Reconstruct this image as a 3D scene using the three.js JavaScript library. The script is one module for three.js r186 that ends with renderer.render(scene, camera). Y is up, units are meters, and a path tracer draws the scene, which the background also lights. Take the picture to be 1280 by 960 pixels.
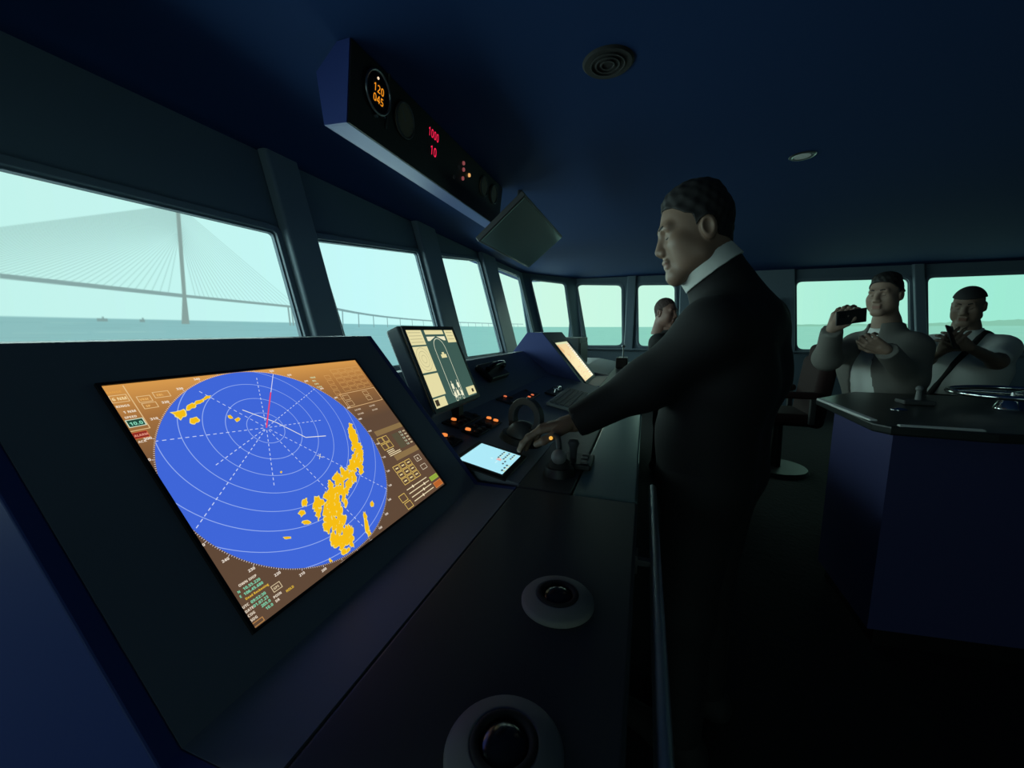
import * as THREE from 'three';
import { RoundedBoxGeometry } from 'three/addons/geometries/RoundedBoxGeometry.js';
import { RectAreaLightUniformsLib } from 'three/addons/lights/RectAreaLightUniformsLib.js';
import { mergeGeometries } from 'three/addons/utils/BufferGeometryUtils.js';

// ---------------------------------------------------------------- camera, exposure, large lights
const scene = new THREE.Scene();
scene.background = new THREE.Color(0x000000);
const FOCAL = 490, PITCH = Math.atan(67 / FOCAL), YAW = 0.325654, EYE = 1.30;
const camera = new THREE.PerspectiveCamera(2 * Math.atan(480 / FOCAL) * 180 / Math.PI, 4 / 3, 0.02, 100);
camera.position.set(0, EYE, 0);
camera.lookAt(-Math.sin(YAW) * Math.cos(PITCH), EYE - Math.sin(PITCH), -Math.cos(YAW) * Math.cos(PITCH));
const renderer = new THREE.WebGLRenderer({ antialias: true });
renderer.toneMapping = THREE.LinearToneMapping;
renderer.toneMappingExposure = 1.0;
renderer.shadowMap.enabled = true;
RectAreaLightUniformsLib.init();
function areaLight(name, color, intensity, w, h, pos, target) {
  const l = new THREE.RectAreaLight(color, intensity, w, h);
  l.name = name; l.position.set(...pos); l.lookAt(...target); scene.add(l);
  return l;
}
// the light thrown back by the curved projection screen, in flat stretches just in front of it
const SCREEN_GLOW = 4.2;
areaLight('screen_light_front_port', 0xcdf2ee, SCREEN_GLOW, 5.0, 2.6, [-3.62, 1.7, 0.6], [0, 1.7, 0.6]);
areaLight('screen_light_front_starboard', 0xcbf4ee, SCREEN_GLOW, 4.4, 2.6, [-3.62, 1.7, -4.1], [0, 1.7, -4.1]);
areaLight('screen_light_corner', 0xcdf6e6, SCREEN_GLOW, 3.8, 2.6, [-2.55, 1.7, -9.2], [0, 1.7, -6.2]);
areaLight('screen_light_port', 0xcdf2ee, SCREEN_GLOW * 0.45, 5.0, 2.6, [0.6, 1.7, 6.1], [0.6, 1.7, 0]);
areaLight('screen_light_starboard', 0xb5f0da, SCREEN_GLOW * 0.22, 7.0, 2.6, [3.4, 1.7, -10.32], [3.4, 1.7, 0]);

// ---------------------------------------------------------------- helpers
const V = (x, y, z) => new THREE.Vector3(x, y, z);
const RIGHT = V(Math.cos(YAW), 0, -Math.sin(YAW)), AHEAD = V(-Math.sin(YAW), 0, -Math.cos(YAW));
function ray(px, py) {                      // direction through a pixel of the photograph, one metre deep
  const x = (px - 640) / FOCAL, y = (480 - py) / FOCAL;
  const f = Math.cos(PITCH) + y * Math.sin(PITCH), u = y * Math.cos(PITCH) - Math.sin(PITCH);
  return RIGHT.clone().multiplyScalar(x).addScaledVector(AHEAD, f).add(V(0, u, 0));
}
const deep = (px, py, t) => ray(px, py).multiplyScalar(t).add(V(0, EYE, 0));
const onY = (px, py, y) => { const d = ray(px, py); return d.multiplyScalar((y - EYE) / d.y).add(V(0, EYE, 0)); };
function onPlane(px, py, p, n) {
  const d = ray(px, py), o = V(0, EYE, 0);
  return d.clone().multiplyScalar(p.clone().sub(o).dot(n) / d.dot(n)).add(o);
}
let seed = 7;
const rnd = () => { seed = (seed * 1664525 + 1013904223) % 4294967296; return seed / 4294967296; };
const names = {};
function numbered(n) { const k = names[n] = (names[n] ?? -1) + 1; return k ? `${n}_${String(k).padStart(3, '0')}` : n; }
function mat(r, g, b, roughness = 0.7, extra = {}) {
  const m = new THREE.MeshPhysicalMaterial({ roughness, ...extra }); m.color.setRGB(r, g, b); return m;
}
function glow(r, g, b, k = 1) {             // something that gives off light
  const m = new THREE.MeshStandardMaterial({ roughness: 0.4 }); m.color.setRGB(0.02, 0.02, 0.02);
  m.emissive.setRGB(r, g, b); m.emissiveIntensity = k; return m;
}
function mesh(name, geo, m, parent) {
  const o = new THREE.Mesh(geo, m); o.castShadow = o.receiveShadow = true;
  if (parent) { o.name = name; parent.add(o); } else { o.name = numbered(name); scene.add(o); }
  return o;
}
function tag(o, label, category, group) { Object.assign(o.userData, { label, category }); if (group) o.userData.group = group; return o; }
function thing(name, label, category, pos = [0, 0, 0], group) {
  const o = new THREE.Group(); o.name = numbered(name); o.position.set(...pos); scene.add(o); return tag(o, label, category, group);
}
function struct(name, geo, m) { const o = mesh(name, geo, m); o.userData.kind = 'structure'; return o; }
const box = (x0, x1, y0, y1, z0, z1, r = 0) => {
  const g = r ? new RoundedBoxGeometry(x1 - x0, y1 - y0, Math.abs(z1 - z0), 2, r) : new THREE.BoxGeometry(x1 - x0, y1 - y0, Math.abs(z1 - z0));
  return g.translate((x0 + x1) / 2, (y0 + y1) / 2, (z0 + z1) / 2);
};
function extrudeZ(pts, z0, z1, bevel = 0) {   // a profile in x, y pulled along z
  const s = new THREE.Shape(pts.map(p => new THREE.Vector2(p[0], p[1])));
  const a = Math.min(z0, z1), b = Math.max(z0, z1);
  const g = new THREE.ExtrudeGeometry(s, { depth: b - a - 2 * bevel, bevelEnabled: bevel > 0, bevelSize: bevel, bevelOffset: -bevel, bevelThickness: bevel, bevelSegments: 2, curveSegments: 8 });
  return g.translate(0, 0, a + bevel);
}
function frameAt(o, origin, u, v) {           // sets an object's axes: x along u, y along v
  const n = u.clone().cross(v).normalize();
  o.matrix.makeBasis(u, v, n).setPosition(origin); o.matrix.decompose(o.position, o.quaternion, o.scale); return o;
}
function roundedRectShape(pts, r) {           // closed path through corners with rounded turns
  const s = new THREE.Path(), n = pts.length;
  pts.forEach((p, i) => {
    const a = pts[(i + n - 1) % n], b = pts[(i + 1) % n], rr = Array.isArray(r) ? r[i] : r;
    const da = Math.hypot(a[0] - p[0], a[1] - p[1]), db = Math.hypot(b[0] - p[0], b[1] - p[1]);
    const k = Math.min(rr, da / 2, db / 2);
    const s0 = [p[0] + (a[0] - p[0]) * k / da, p[1] + (a[1] - p[1]) * k / da], s1 = [p[0] + (b[0] - p[0]) * k / db, p[1] + (b[1] - p[1]) * k / db];
    if (i) s.lineTo(...s0); else s.moveTo(...s0);
    s.quadraticCurveTo(p[0], p[1], ...s1);
  });
  s.closePath(); return s;
}
function tube(pts, r, seg = 24, closed = false, rad = 10) {
  return new THREE.TubeGeometry(new THREE.CatmullRomCurve3(pts.map(p => p.isVector3 ? p : V(...p)), closed, 'catmullrom', 0.3), seg, r, rad, closed);
}
function canvas(w, h, draw) {
  const c = document.createElement('canvas'); c.width = w; c.height = h; draw(c.getContext('2d'), w, h);
  const t = new THREE.CanvasTexture(c); t.colorSpace = THREE.SRGBColorSpace; t.magFilter = THREE.LinearFilter; t.anisotropy = 8; return t;
}
function screenMat(tex, k = 1, roughness = 0.35) {
  const m = new THREE.MeshStandardMaterial({ roughness, emissiveMap: tex, emissiveIntensity: k }); m.color.setRGB(0.01, 0.01, 0.01); m.emissive.setRGB(1, 1, 1); return m;
}
function noiseTex(w, h, base, amp, repeat) {  // fine grain for carpets and paint, used as colour and relief
  const t = canvas(w, h, (g) => {
    const im = g.createImageData(w, h);
    for (let i = 0; i < w * h; i++) { const v = base + (rnd() - 0.5) * amp; im.data.set([v, v, v, 255], i * 4); }
    g.putImageData(im, 0, 0);
  });
  t.wrapS = t.wrapT = THREE.RepeatWrapping; t.repeat.set(repeat, repeat); return t;
}

// ---------------------------------------------------------------- materials
const M = {
  panel: mat(0.19, 0.22, 0.265, 0.5),
  panelLower: mat(0.012, 0.013, 0.016, 0.6),
  desk: mat(0.045, 0.05, 0.05, 0.45),
  laminate: mat(0.12, 0.19, 0.165, 0.26),
  blue: mat(0.035, 0.06, 0.25, 0.5),
  ceiling: mat(0.016, 0.042, 0.13, 0.9, { specularIntensity: 0.15, bumpMap: noiseTex(256, 256, 128, 120, 0.6), bumpScale: 0.002 }),
  wall: mat(0.115, 0.165, 0.205, 0.65),
  post: mat(0.15, 0.20, 0.24, 0.5),
  carpet: mat(0.006, 0.006, 0.008, 0.95, { bumpMap: noiseTex(256, 256, 128, 200, 3), bumpScale: 0.004 }),
  black: mat(0.008, 0.008, 0.009, 0.5),
  blackGloss: mat(0.01, 0.01, 0.012, 0.18),
  rubber: mat(0.012, 0.012, 0.012, 0.8),
  grey: mat(0.16, 0.17, 0.17, 0.5),
  darkGrey: mat(0.05, 0.052, 0.055, 0.5),
  ring: mat(0.21, 0.21, 0.19, 0.55),
  chrome: mat(0.75, 0.77, 0.78, 0.12, { metalness: 1 }),
  steel: mat(0.35, 0.37, 0.38, 0.35, { metalness: 1 }),
  white: mat(0.7, 0.72, 0.7, 0.6),
};
// ---------------------------------------------------------------- the room
const CEIL = 2.35, SILL = 1.02, LEAN = 15 * Math.PI / 180;
struct('floor', box(-2.1, 6.3, -0.1, 0, 3.6, -8.1), M.carpet);
struct('ceiling', box(-2.6, 6.5, CEIL, CEIL + 0.1, 4.0, -8.5), M.ceiling);
struct('wall_aft', box(6.2, 6.35, 0, CEIL, 3.8, -8.3), M.wall);
let windowCount = 0, trimCount = 0;
function leaningWall(side, a, b, ext, windows, posts, round = 0.07) {   // a, b: plan points of the sill line, outside lies to the left of a->b
  const O = V(a[0], SILL, a[1]), u = V(b[0] - a[0], 0, b[1] - a[1]), len = u.length(); u.normalize();
  const out = u.clone().cross(V(0, 1, 0)), v = V(0, Math.cos(LEAN), 0).addScaledVector(out, Math.sin(LEAN)), n = u.clone().cross(v).normalize();
  const loc = (px, py) => { const p = onPlane(px, py, O, n).sub(O); return [p.dot(u), p.dot(v)]; };
  const top = (CEIL + 0.03 - SILL) / Math.cos(LEAN), low = -0.12;
  const shape = new THREE.Shape([[-ext[0], low], [len + ext[1], low], [len + ext[1], top], [-ext[0], top]].map(p => new THREE.Vector2(...p)));
  const rings = windows.map(w => {
    let c = w.map(q => q.length === 2 ? loc(...q) : q[2](loc));
    const area = c.reduce((s, p, i) => { const q = c[(i + 1) % 4]; return s + p[0] * q[1] - q[0] * p[1]; }, 0);
    if (area < 0) c = c.reverse();
    return c;
  });
  const rad = i => Array.isArray(round) ? round[i] : round;
  rings.forEach((c, i) => shape.holes.push(roundedRectShape(c, rad(i))));
  const W = struct(`wall_${side}`, new THREE.ExtrudeGeometry(shape, { depth: 0.02, bevelEnabled: false, curveSegments: 6 }), M.wall); frameAt(W, O, u, v);
  const grow = (c, d) => { const m = c.reduce((s, p) => [s[0] + p[0] / 4, s[1] + p[1] / 4], [0, 0]); return c.map(p => [p[0] + Math.sign(p[0] - m[0]) * d, p[1] + Math.sign(p[1] - m[1]) * d]); };
  for (const [i, c] of rings.entries()) {
    const s = new THREE.Shape(roundedRectShape(grow(c, 0.045), rad(i) + 0.02).getPoints(6)); s.holes.push(roundedRectShape(grow(c, 0.008), rad(i) + 0.005));
    const f = struct(`window_${++windowCount}`, new THREE.ExtrudeGeometry(s, { depth: 0.012, bevelEnabled: true, bevelSize: 0.004, bevelThickness: 0.004, bevelOffset: -0.004, bevelSegments: 2, curveSegments: 6 }), M.post);
    frameAt(f, O.clone().addScaledVector(n, -0.017), u, v);
  }
  for (const [c, w] of posts(rings, len)) {
    const g = new RoundedBoxGeometry(w, top - low - 0.02, 0.07, 3, 0.02).translate(c, (top + low) / 2 - 0.01, -0.035);
    frameAt(struct(`trim_${++trimCount}`, g, M.post), O, u, v);
  }
  // the upright wall below the sill, with its ledge
  const lower = new THREE.BoxGeometry(len + 0.02, SILL - 0.06, 0.1).translate(len / 2, (SILL - 0.06) / 2 - SILL, 0.05);
  frameAt(struct(`wall_${side}_lower`, lower, M.wall), O, u, V(0, 1, 0));
  const ledge = new RoundedBoxGeometry(len + 0.02, 0.03, 0.14, 2, 0.008).translate(len / 2, -0.075, -0.04);
  frameAt(struct(`trim_${++trimCount}`, ledge, M.post), O, u, V(0, 1, 0));
  return { O, u, v, n, loc };
}
const between = (rings) => {                              // a post on each pier between two neighbouring windows
  const xs = rings.map(c => [Math.min(...c.map(p => p[0])), Math.max(...c.map(p => p[0]))]).sort((p, q) => p[0] - q[0]);
  return xs.slice(1).map((x, i) => [(x[0] + xs[i][1]) / 2, Math.max(0.05, (x[0] - xs[i][1]) - 0.085)]);
};
const fixed = f => [0, 0, f];
leaningWall('front', [-1.85, -6.98], [-1.85, 3.4], [0.34, 0.3], [
  [[341, 291.5], [391, 470], fixed(l => [7.4, -0.02]), fixed(l => [7.4, l(0, 220)[1]])],
  [[394, 301], [520, 316.7], [555, 449], [443, 463]],
  [[548, 321.7], [597.5, 326.5], [626.6, 440], [582, 446]],
  [[617.8, 334.7], [647.8, 346], [669, 434], [645, 437]],
], between, [0.025, 0.03, 0.06, 0.06]);
leaningWall('corner', [-1.2, -7.9], [-1.85, -6.98], [0.18, 0.2], [[[663.8, 350], [705.8, 355], [716, 431], [683, 431]]], () => []);
leaningWall('starboard', [6.25, -7.9], [-1.2, -7.9], [0.1, 0.28], [
  [[721.8, 356], [776.5, 356.6], [777.3, 431.5], [731, 431.5]],
  [[797.7, 356.4], [843, 356], [844, 432.3], [798.8, 432.3]],
  [[996, 352], [1135, 348], [1136, 436.5], [996.5, 436.5]],
  [[1160, 347], [1296, 342], [1298, 436.5], [1161, 436.5]],
], between, 0.1);
const pane = (x0, x1) => [[x0, 0], [x1, 0], [x1, 1.12], [x0, 1.12]].map(q => fixed(() => q));
leaningWall('port', [-1.85, 3.4], [6.25, 3.4], [0.3, 0.1], [pane(0.35, 1.35), pane(1.55, 2.75)], between);
// ceiling fittings
{
  const c = onY(760, 78, CEIL), t = thing('ceiling_vent', 'dark round air vent set in the ceiling', 'vent', [c.x, CEIL, c.z]);
  mesh('collar', new THREE.CylinderGeometry(0.10, 0.092, 0.008, 40).translate(0, -0.004, 0), M.rubber, t);
  for (const r of [0.025, 0.045, 0.065]) mesh('vane', new THREE.TorusGeometry(r, 0.004, 6, 32).rotateX(Math.PI / 2).translate(0, -0.009, 0), M.rubber, t);
  const d = onY(1003, 195, CEIL), l = thing('ceiling_downlight', 'small unlit ceiling downlight with a pale rim', 'downlight', [d.x, CEIL, d.z]);
  mesh('rim', new THREE.LatheGeometry([[0.042, 0.001], [0.05, -0.004], [0.062, -0.006], [0.07, 0]].map(p => new THREE.Vector2(...p)), 32), M.steel, l);
  mesh('lens', new THREE.CylinderGeometry(0.043, 0.043, 0.004, 24).translate(0, -0.002, 0), M.white, l);
}

// ---------------------------------------------------------------- projection screen round the bridge windows
{
  const R = 3.5, pts = [], RX = -3.7, RZ = -10.4, PZ = 6.2;
  for (let x = 7; x > RX + R; x -= 0.4) pts.push([x, PZ]);
  for (let i = 0; i <= 16; i++) { const a = i / 16 * Math.PI / 2; pts.push([RX + R - R * Math.sin(a), PZ - R + R * Math.cos(a)]); }
  for (let z = PZ - R - 0.35; z > RZ + R; z -= 0.35) pts.push([RX, z]);
  for (let i = 0; i <= 20; i++) { const a = i / 20 * Math.PI / 2; pts.push([RX + R - R * Math.cos(a), RZ + R - R * Math.sin(a)]); }
  for (let x = RX + R + 0.35; x < 7; x += 0.35) pts.push([x, RZ]);
  for (let i = 0; i <= 16; i++) { const a = i / 16 * Math.PI / 2; pts.push([7 + R * Math.sin(a), RZ + R - R * Math.cos(a)]); }
  const S = [0]; for (let i = 1; i < pts.length; i++) S.push(S[i - 1] + Math.hypot(pts[i][0] - pts[i - 1][0], pts[i][1] - pts[i - 1][1]));
  const TOTAL = S[S.length - 1], Y0 = -0.1, Y1 = 3.7, HALF = TOTAL / 3, K0 = 0.24;
  const toScreen = (px, py) => {            // where the picture on the screen has to show a thing that the photograph shows at a pixel
    const d = ray(px, py);
    for (let i = 0; i + 1 < pts.length; i++) {
      const ax = pts[i][0], az = pts[i][1], ex = pts[i + 1][0] - ax, ez = pts[i + 1][1] - az, det = d.x * -ez + d.z * ex;
      if (Math.abs(det) < 1e-9) continue;
      const t = (ax * -ez + az * ex) / det, k = (d.x * az - d.z * ax) / det;
      if (t > 0 && k >= 0 && k <= 1) return [S[i] + k * (S[i + 1] - S[i]), EYE + t * d.y];
    }
  };
  const W = 2048, H = Math.round(W * (Y1 - Y0) / HALF), HORIZON = 1.385;
  const stops = [[0, '#bdeee2', '#86b3b2'], [0.20, '#c2f1e8', '#8cbcbb'], [0.33, '#c4f8f8', '#86bfc4'], [0.44, '#c9f9ee', '#86c6c0'], [0.52, '#ccf8e4', '#8acdbf'], [0.62, '#c2f5e0', '#8acfbb'], [0.78, '#9fead4', '#8fd3bd'], [1, '#96e6cf', '#8acfba']];
  function picture(s0) {
    return canvas(W, H, (g) => {
      const X = s => (s - s0) / HALF * W, Y = y => (Y1 - y) / (Y1 - Y0) * H;
      const P = (px, py) => { const q = toScreen(px, py); return [X(q[0]), Y(q[1])]; };
      const line = (a, b, w, c, alpha = 1) => { g.globalAlpha = alpha; g.strokeStyle = c; g.lineWidth = w; g.beginPath(); g.moveTo(...P(...a)); g.lineTo(...P(...b)); g.stroke(); g.globalAlpha = 1; };
      const sky = g.createLinearGradient(X(0), 0, X(TOTAL), 0), sea = g.createLinearGradient(X(0), 0, X(TOTAL), 0);
      for (const [k, a, b] of stops) { sky.addColorStop(K0 + k * (1 - K0), a); sea.addColorStop(K0 + k * (1 - K0), b); }
      g.fillStyle = sky; g.fillRect(0, 0, W, H);
      g.fillStyle = sea; g.fillRect(0, Y(HORIZON), W, H);
      for (let i = 0; i < 900; i++) { const y = Y(HORIZON) + Math.pow(rnd(), 1.3) * (H - Y(HORIZON)); g.globalAlpha = 0.10; g.fillStyle = rnd() > 0.5 ? '#b5dedb' : '#6f9fa0'; g.fillRect(rnd() * W, y, 20 + rnd() * 60, 1.4); }
      g.globalAlpha = 1;
      {
        // cable-stayed bridge with its long approach viaduct
        const c = '#8fb6b1', topP = f => [222 + 2.5 * f, 256 + 40 * f];
        for (let i = 0; i < 46; i++) {
          const f = i / 45, a = topP(f * 0.9);
          const endL = [-260 + 470 * f, 318 + 49 * f], endR = [372 - 130 * f, 384 - 12 * f];
          line(a, endL, 1.0, c, 0.5); if (i % 2 === 0) line(a, endR, 1.0, c, 0.5);
        }
        line([-200, 322], [0, 345], 4.5, '#86a6a4'); line([0, 345], [232, 370], 4.5, '#86a6a4'); line([232, 370], [366, 383.5], 3.5, '#86a6a4');
        g.fillStyle = '#86a19c'; g.beginPath();
        for (const [i, q] of [[219, 250], [224, 250], [233, 371], [237, 405], [227, 405], [228, 371]].entries()) i ? g.lineTo(...P(...q)) : g.moveTo(...P(...q));
        g.fill();
        for (const [x, y] of [[360, 383], [364, 383.5]]) line([x, y], [x + 3, 407], 3, '#86a6a4');
        // viaduct dwindling towards the horizon
        const deck = x => 386 + 21 * (1 - Math.exp(-(x - 420) / 95));
        for (let x = 366; x < 650; x += 6) line([x, deck(x)], [x + 6, deck(x + 6)], Math.max(1.6, 4.2 - (x - 420) / 90), '#7b9fa1');
        for (let x = 428, k = 20; x < 650; x += k, k = Math.max(5, k * 0.93)) line([x, deck(x)], [x + 0.8, 409], Math.max(1.1, 2.8 - (x - 420) / 130), '#7b9fa1');
        g.fillStyle = '#7f9f9d';                                        // two far ships
        for (const [x, y, l] of [[128, 400.5, 4.5], [178, 401.5, 2.5]]) { const [a, b] = P(x, y); g.fillRect(a - l, b - 2, 2 * l, 3); g.fillRect(a, b - 4, 1.5, 3); }
      }
      if (s0 > 1.5 * HALF) {
        g.fillStyle = '#86c4ac';                                        // low far shore
        const q = x => P(x, 404);
        g.beginPath(); g.moveTo(q(985)[0], Y(HORIZON)); for (let x = 990; x < 1290; x += 6) { const [a] = q(x); g.lineTo(a, Y(HORIZON) - 6 - 12 * Math.max(0, (x - 1130) / 150) - 3 * rnd()); } g.lineTo(q(1289)[0], Y(HORIZON)); g.fill();
      }
    });
  }
  const screen = thing('projection_screen', 'curved projection screen showing pale sky, sea and a cable-stayed bridge outside the windows', 'screen');
  for (const s0 of [0, HALF, 2 * HALF]) {
    const pos = [], uv = [], idx = [], keep = [];
    for (let i = 0; i < pts.length; i++) if (S[i] >= s0 - 0.45 && S[i] <= s0 + HALF + 0.45) keep.push(i);
    for (const i of keep) { let s = S[i], p = pts[i];
      if (s < s0 || s > s0 + HALF) { const j = s < s0 ? i + 1 : i - 1, k = ((s < s0 ? s0 : s0 + HALF) - s) / (S[j] - s); if (k > 1) continue; p = [p[0] + (pts[j][0] - p[0]) * k, p[1] + (pts[j][1] - p[1]) * k]; s += (S[j] - s) * k; }
      pos.push(p[0], Y0, p[1], p[0], Y1, p[1]); uv.push((s - s0) / HALF, 0, (s - s0) / HALF, 1); }
    for (let i = 0; i + 3 < pos.length / 3; i += 2) idx.push(i, i + 1, i + 2, i + 1, i + 3, i + 2);
    const g = new THREE.BufferGeometry(); g.setAttribute('position', new THREE.Float32BufferAttribute(pos, 3)); g.setAttribute('uv', new THREE.Float32BufferAttribute(uv, 2)); g.setIndex(idx); g.computeVertexNormals();
    const m = screenMat(picture(s0), 1.0, 0.9); m.side = THREE.DoubleSide;
    mesh('screen_panel', g, m, screen);
  }
}

// ---------------------------------------------------------------- bridge console: radar unit, control unit, chart unit, end unit
const SLOPE = Math.atan2(0.769, 0.639), PV = V(-0.639, 0.769, 0), PN = V(0.769, 0.639, 0), UZ = V(0, 0, -1);
const HIGH = [[-0.12, 0.06], [-0.12, 0.905], [-0.27, 0.905], [-0.27, 0.939], [-0.367, 0.939], [-0.655, 1.286], [-0.76, 1.286], [-0.98, 1.0], [-0.98, 0.06]];
const LOWP = [[-0.12, 0.06], [-0.12, 0.905], [-0.27, 0.905], [-0.27, 0.939], [-0.60, 1.011], [-0.78, 1.16], [-0.82, 1.16], [-0.98, 1.0], [-0.98, 0.06]];
const FLATP = [[-0.12, 0.06], [-0.12, 0.905], [-0.27, 0.905], [-0.27, 0.939], [-0.50, 0.98], [-0.98, 0.98], [-0.98, 0.06]];
const PLINTH = [[-0.2, 0], [-0.2, 0.06], [-0.95, 0.06], [-0.95, 0]];
function consoleUnit(name, label, profile, z0, z1, sides) {
  const t = thing(name, label, 'console');
  mesh('plinth', extrudeZ(PLINTH, z0 - 0.01, z1 + 0.01), M.black, t);
  mesh('body', extrudeZ(profile, z0 - 0.018, z1 + 0.018), M.panel, t);
  for (const z of sides) mesh('side_panel', extrudeZ(profile, z, z + (z === z0 ? -0.018 : 0.018), 0.002), M.blue, t);
  return t;
}
const Z = { radar: [-0.17, -0.83], control: [-0.83, -2.57], chart: [-2.57, -3.23], end: [-3.23, -4.7] };
const radarUnit = consoleUnit('radar_console', 'dark sloping radar console with blue end panel under the bridge windows', HIGH, ...Z.radar, Z.radar);
const controlUnit = consoleUnit('control_console', 'low dark control console between the radar console and the chart console', LOWP, ...Z.control, []);
const chartUnit = consoleUnit('chart_console', 'sloping console with blue side panel and lit orange chart display', HIGH, ...Z.chart, Z.chart);
const endUnit = consoleUnit('end_console', 'low dark console beyond the chart console', FLATP, ...Z.end, []);

function flatPart(name, geo, m, parent, origin, u, v) { const o = mesh(name, geo, m, parent); frameAt(o, origin, u, v); return o; }
function framed(parent, name, tex, k, origin, u, v, w, h, edge, bez = M.black) {   // a lit display with a narrow bezel proud of its panel
  const n = u.clone().cross(v).normalize();
  const s = new THREE.Shape([[-w / 2 - edge, -h / 2 - edge], [w / 2 + edge, -h / 2 - edge], [w / 2 + edge, h / 2 + edge], [-w / 2 - edge, h / 2 + edge]].map(p => new THREE.Vector2(...p)));
  s.holes.push(new THREE.Path([[-w / 2, -h / 2], [w / 2, -h / 2], [w / 2, h / 2], [-w / 2, h / 2]].map(p => new THREE.Vector2(...p))));
  flatPart('bezel', new THREE.ExtrudeGeometry(s, { depth: 0.004, bevelEnabled: false }), bez, parent, origin, u, v);
  return flatPart(name, new THREE.PlaneGeometry(w, h), screenMat(tex, k, 0.3), parent, origin.clone().addScaledVector(n, 0.002), u, v);
}
function displayLight(name, color, k, origin, u, v, w, h) {
  const n = u.clone().cross(v).normalize(), p = origin.clone().addScaledVector(n, 0.012), q = p.clone().add(n);
  return areaLight(name, color, k, w, h, [p.x, p.y, p.z], [q.x, q.y, q.z]);
}

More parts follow.
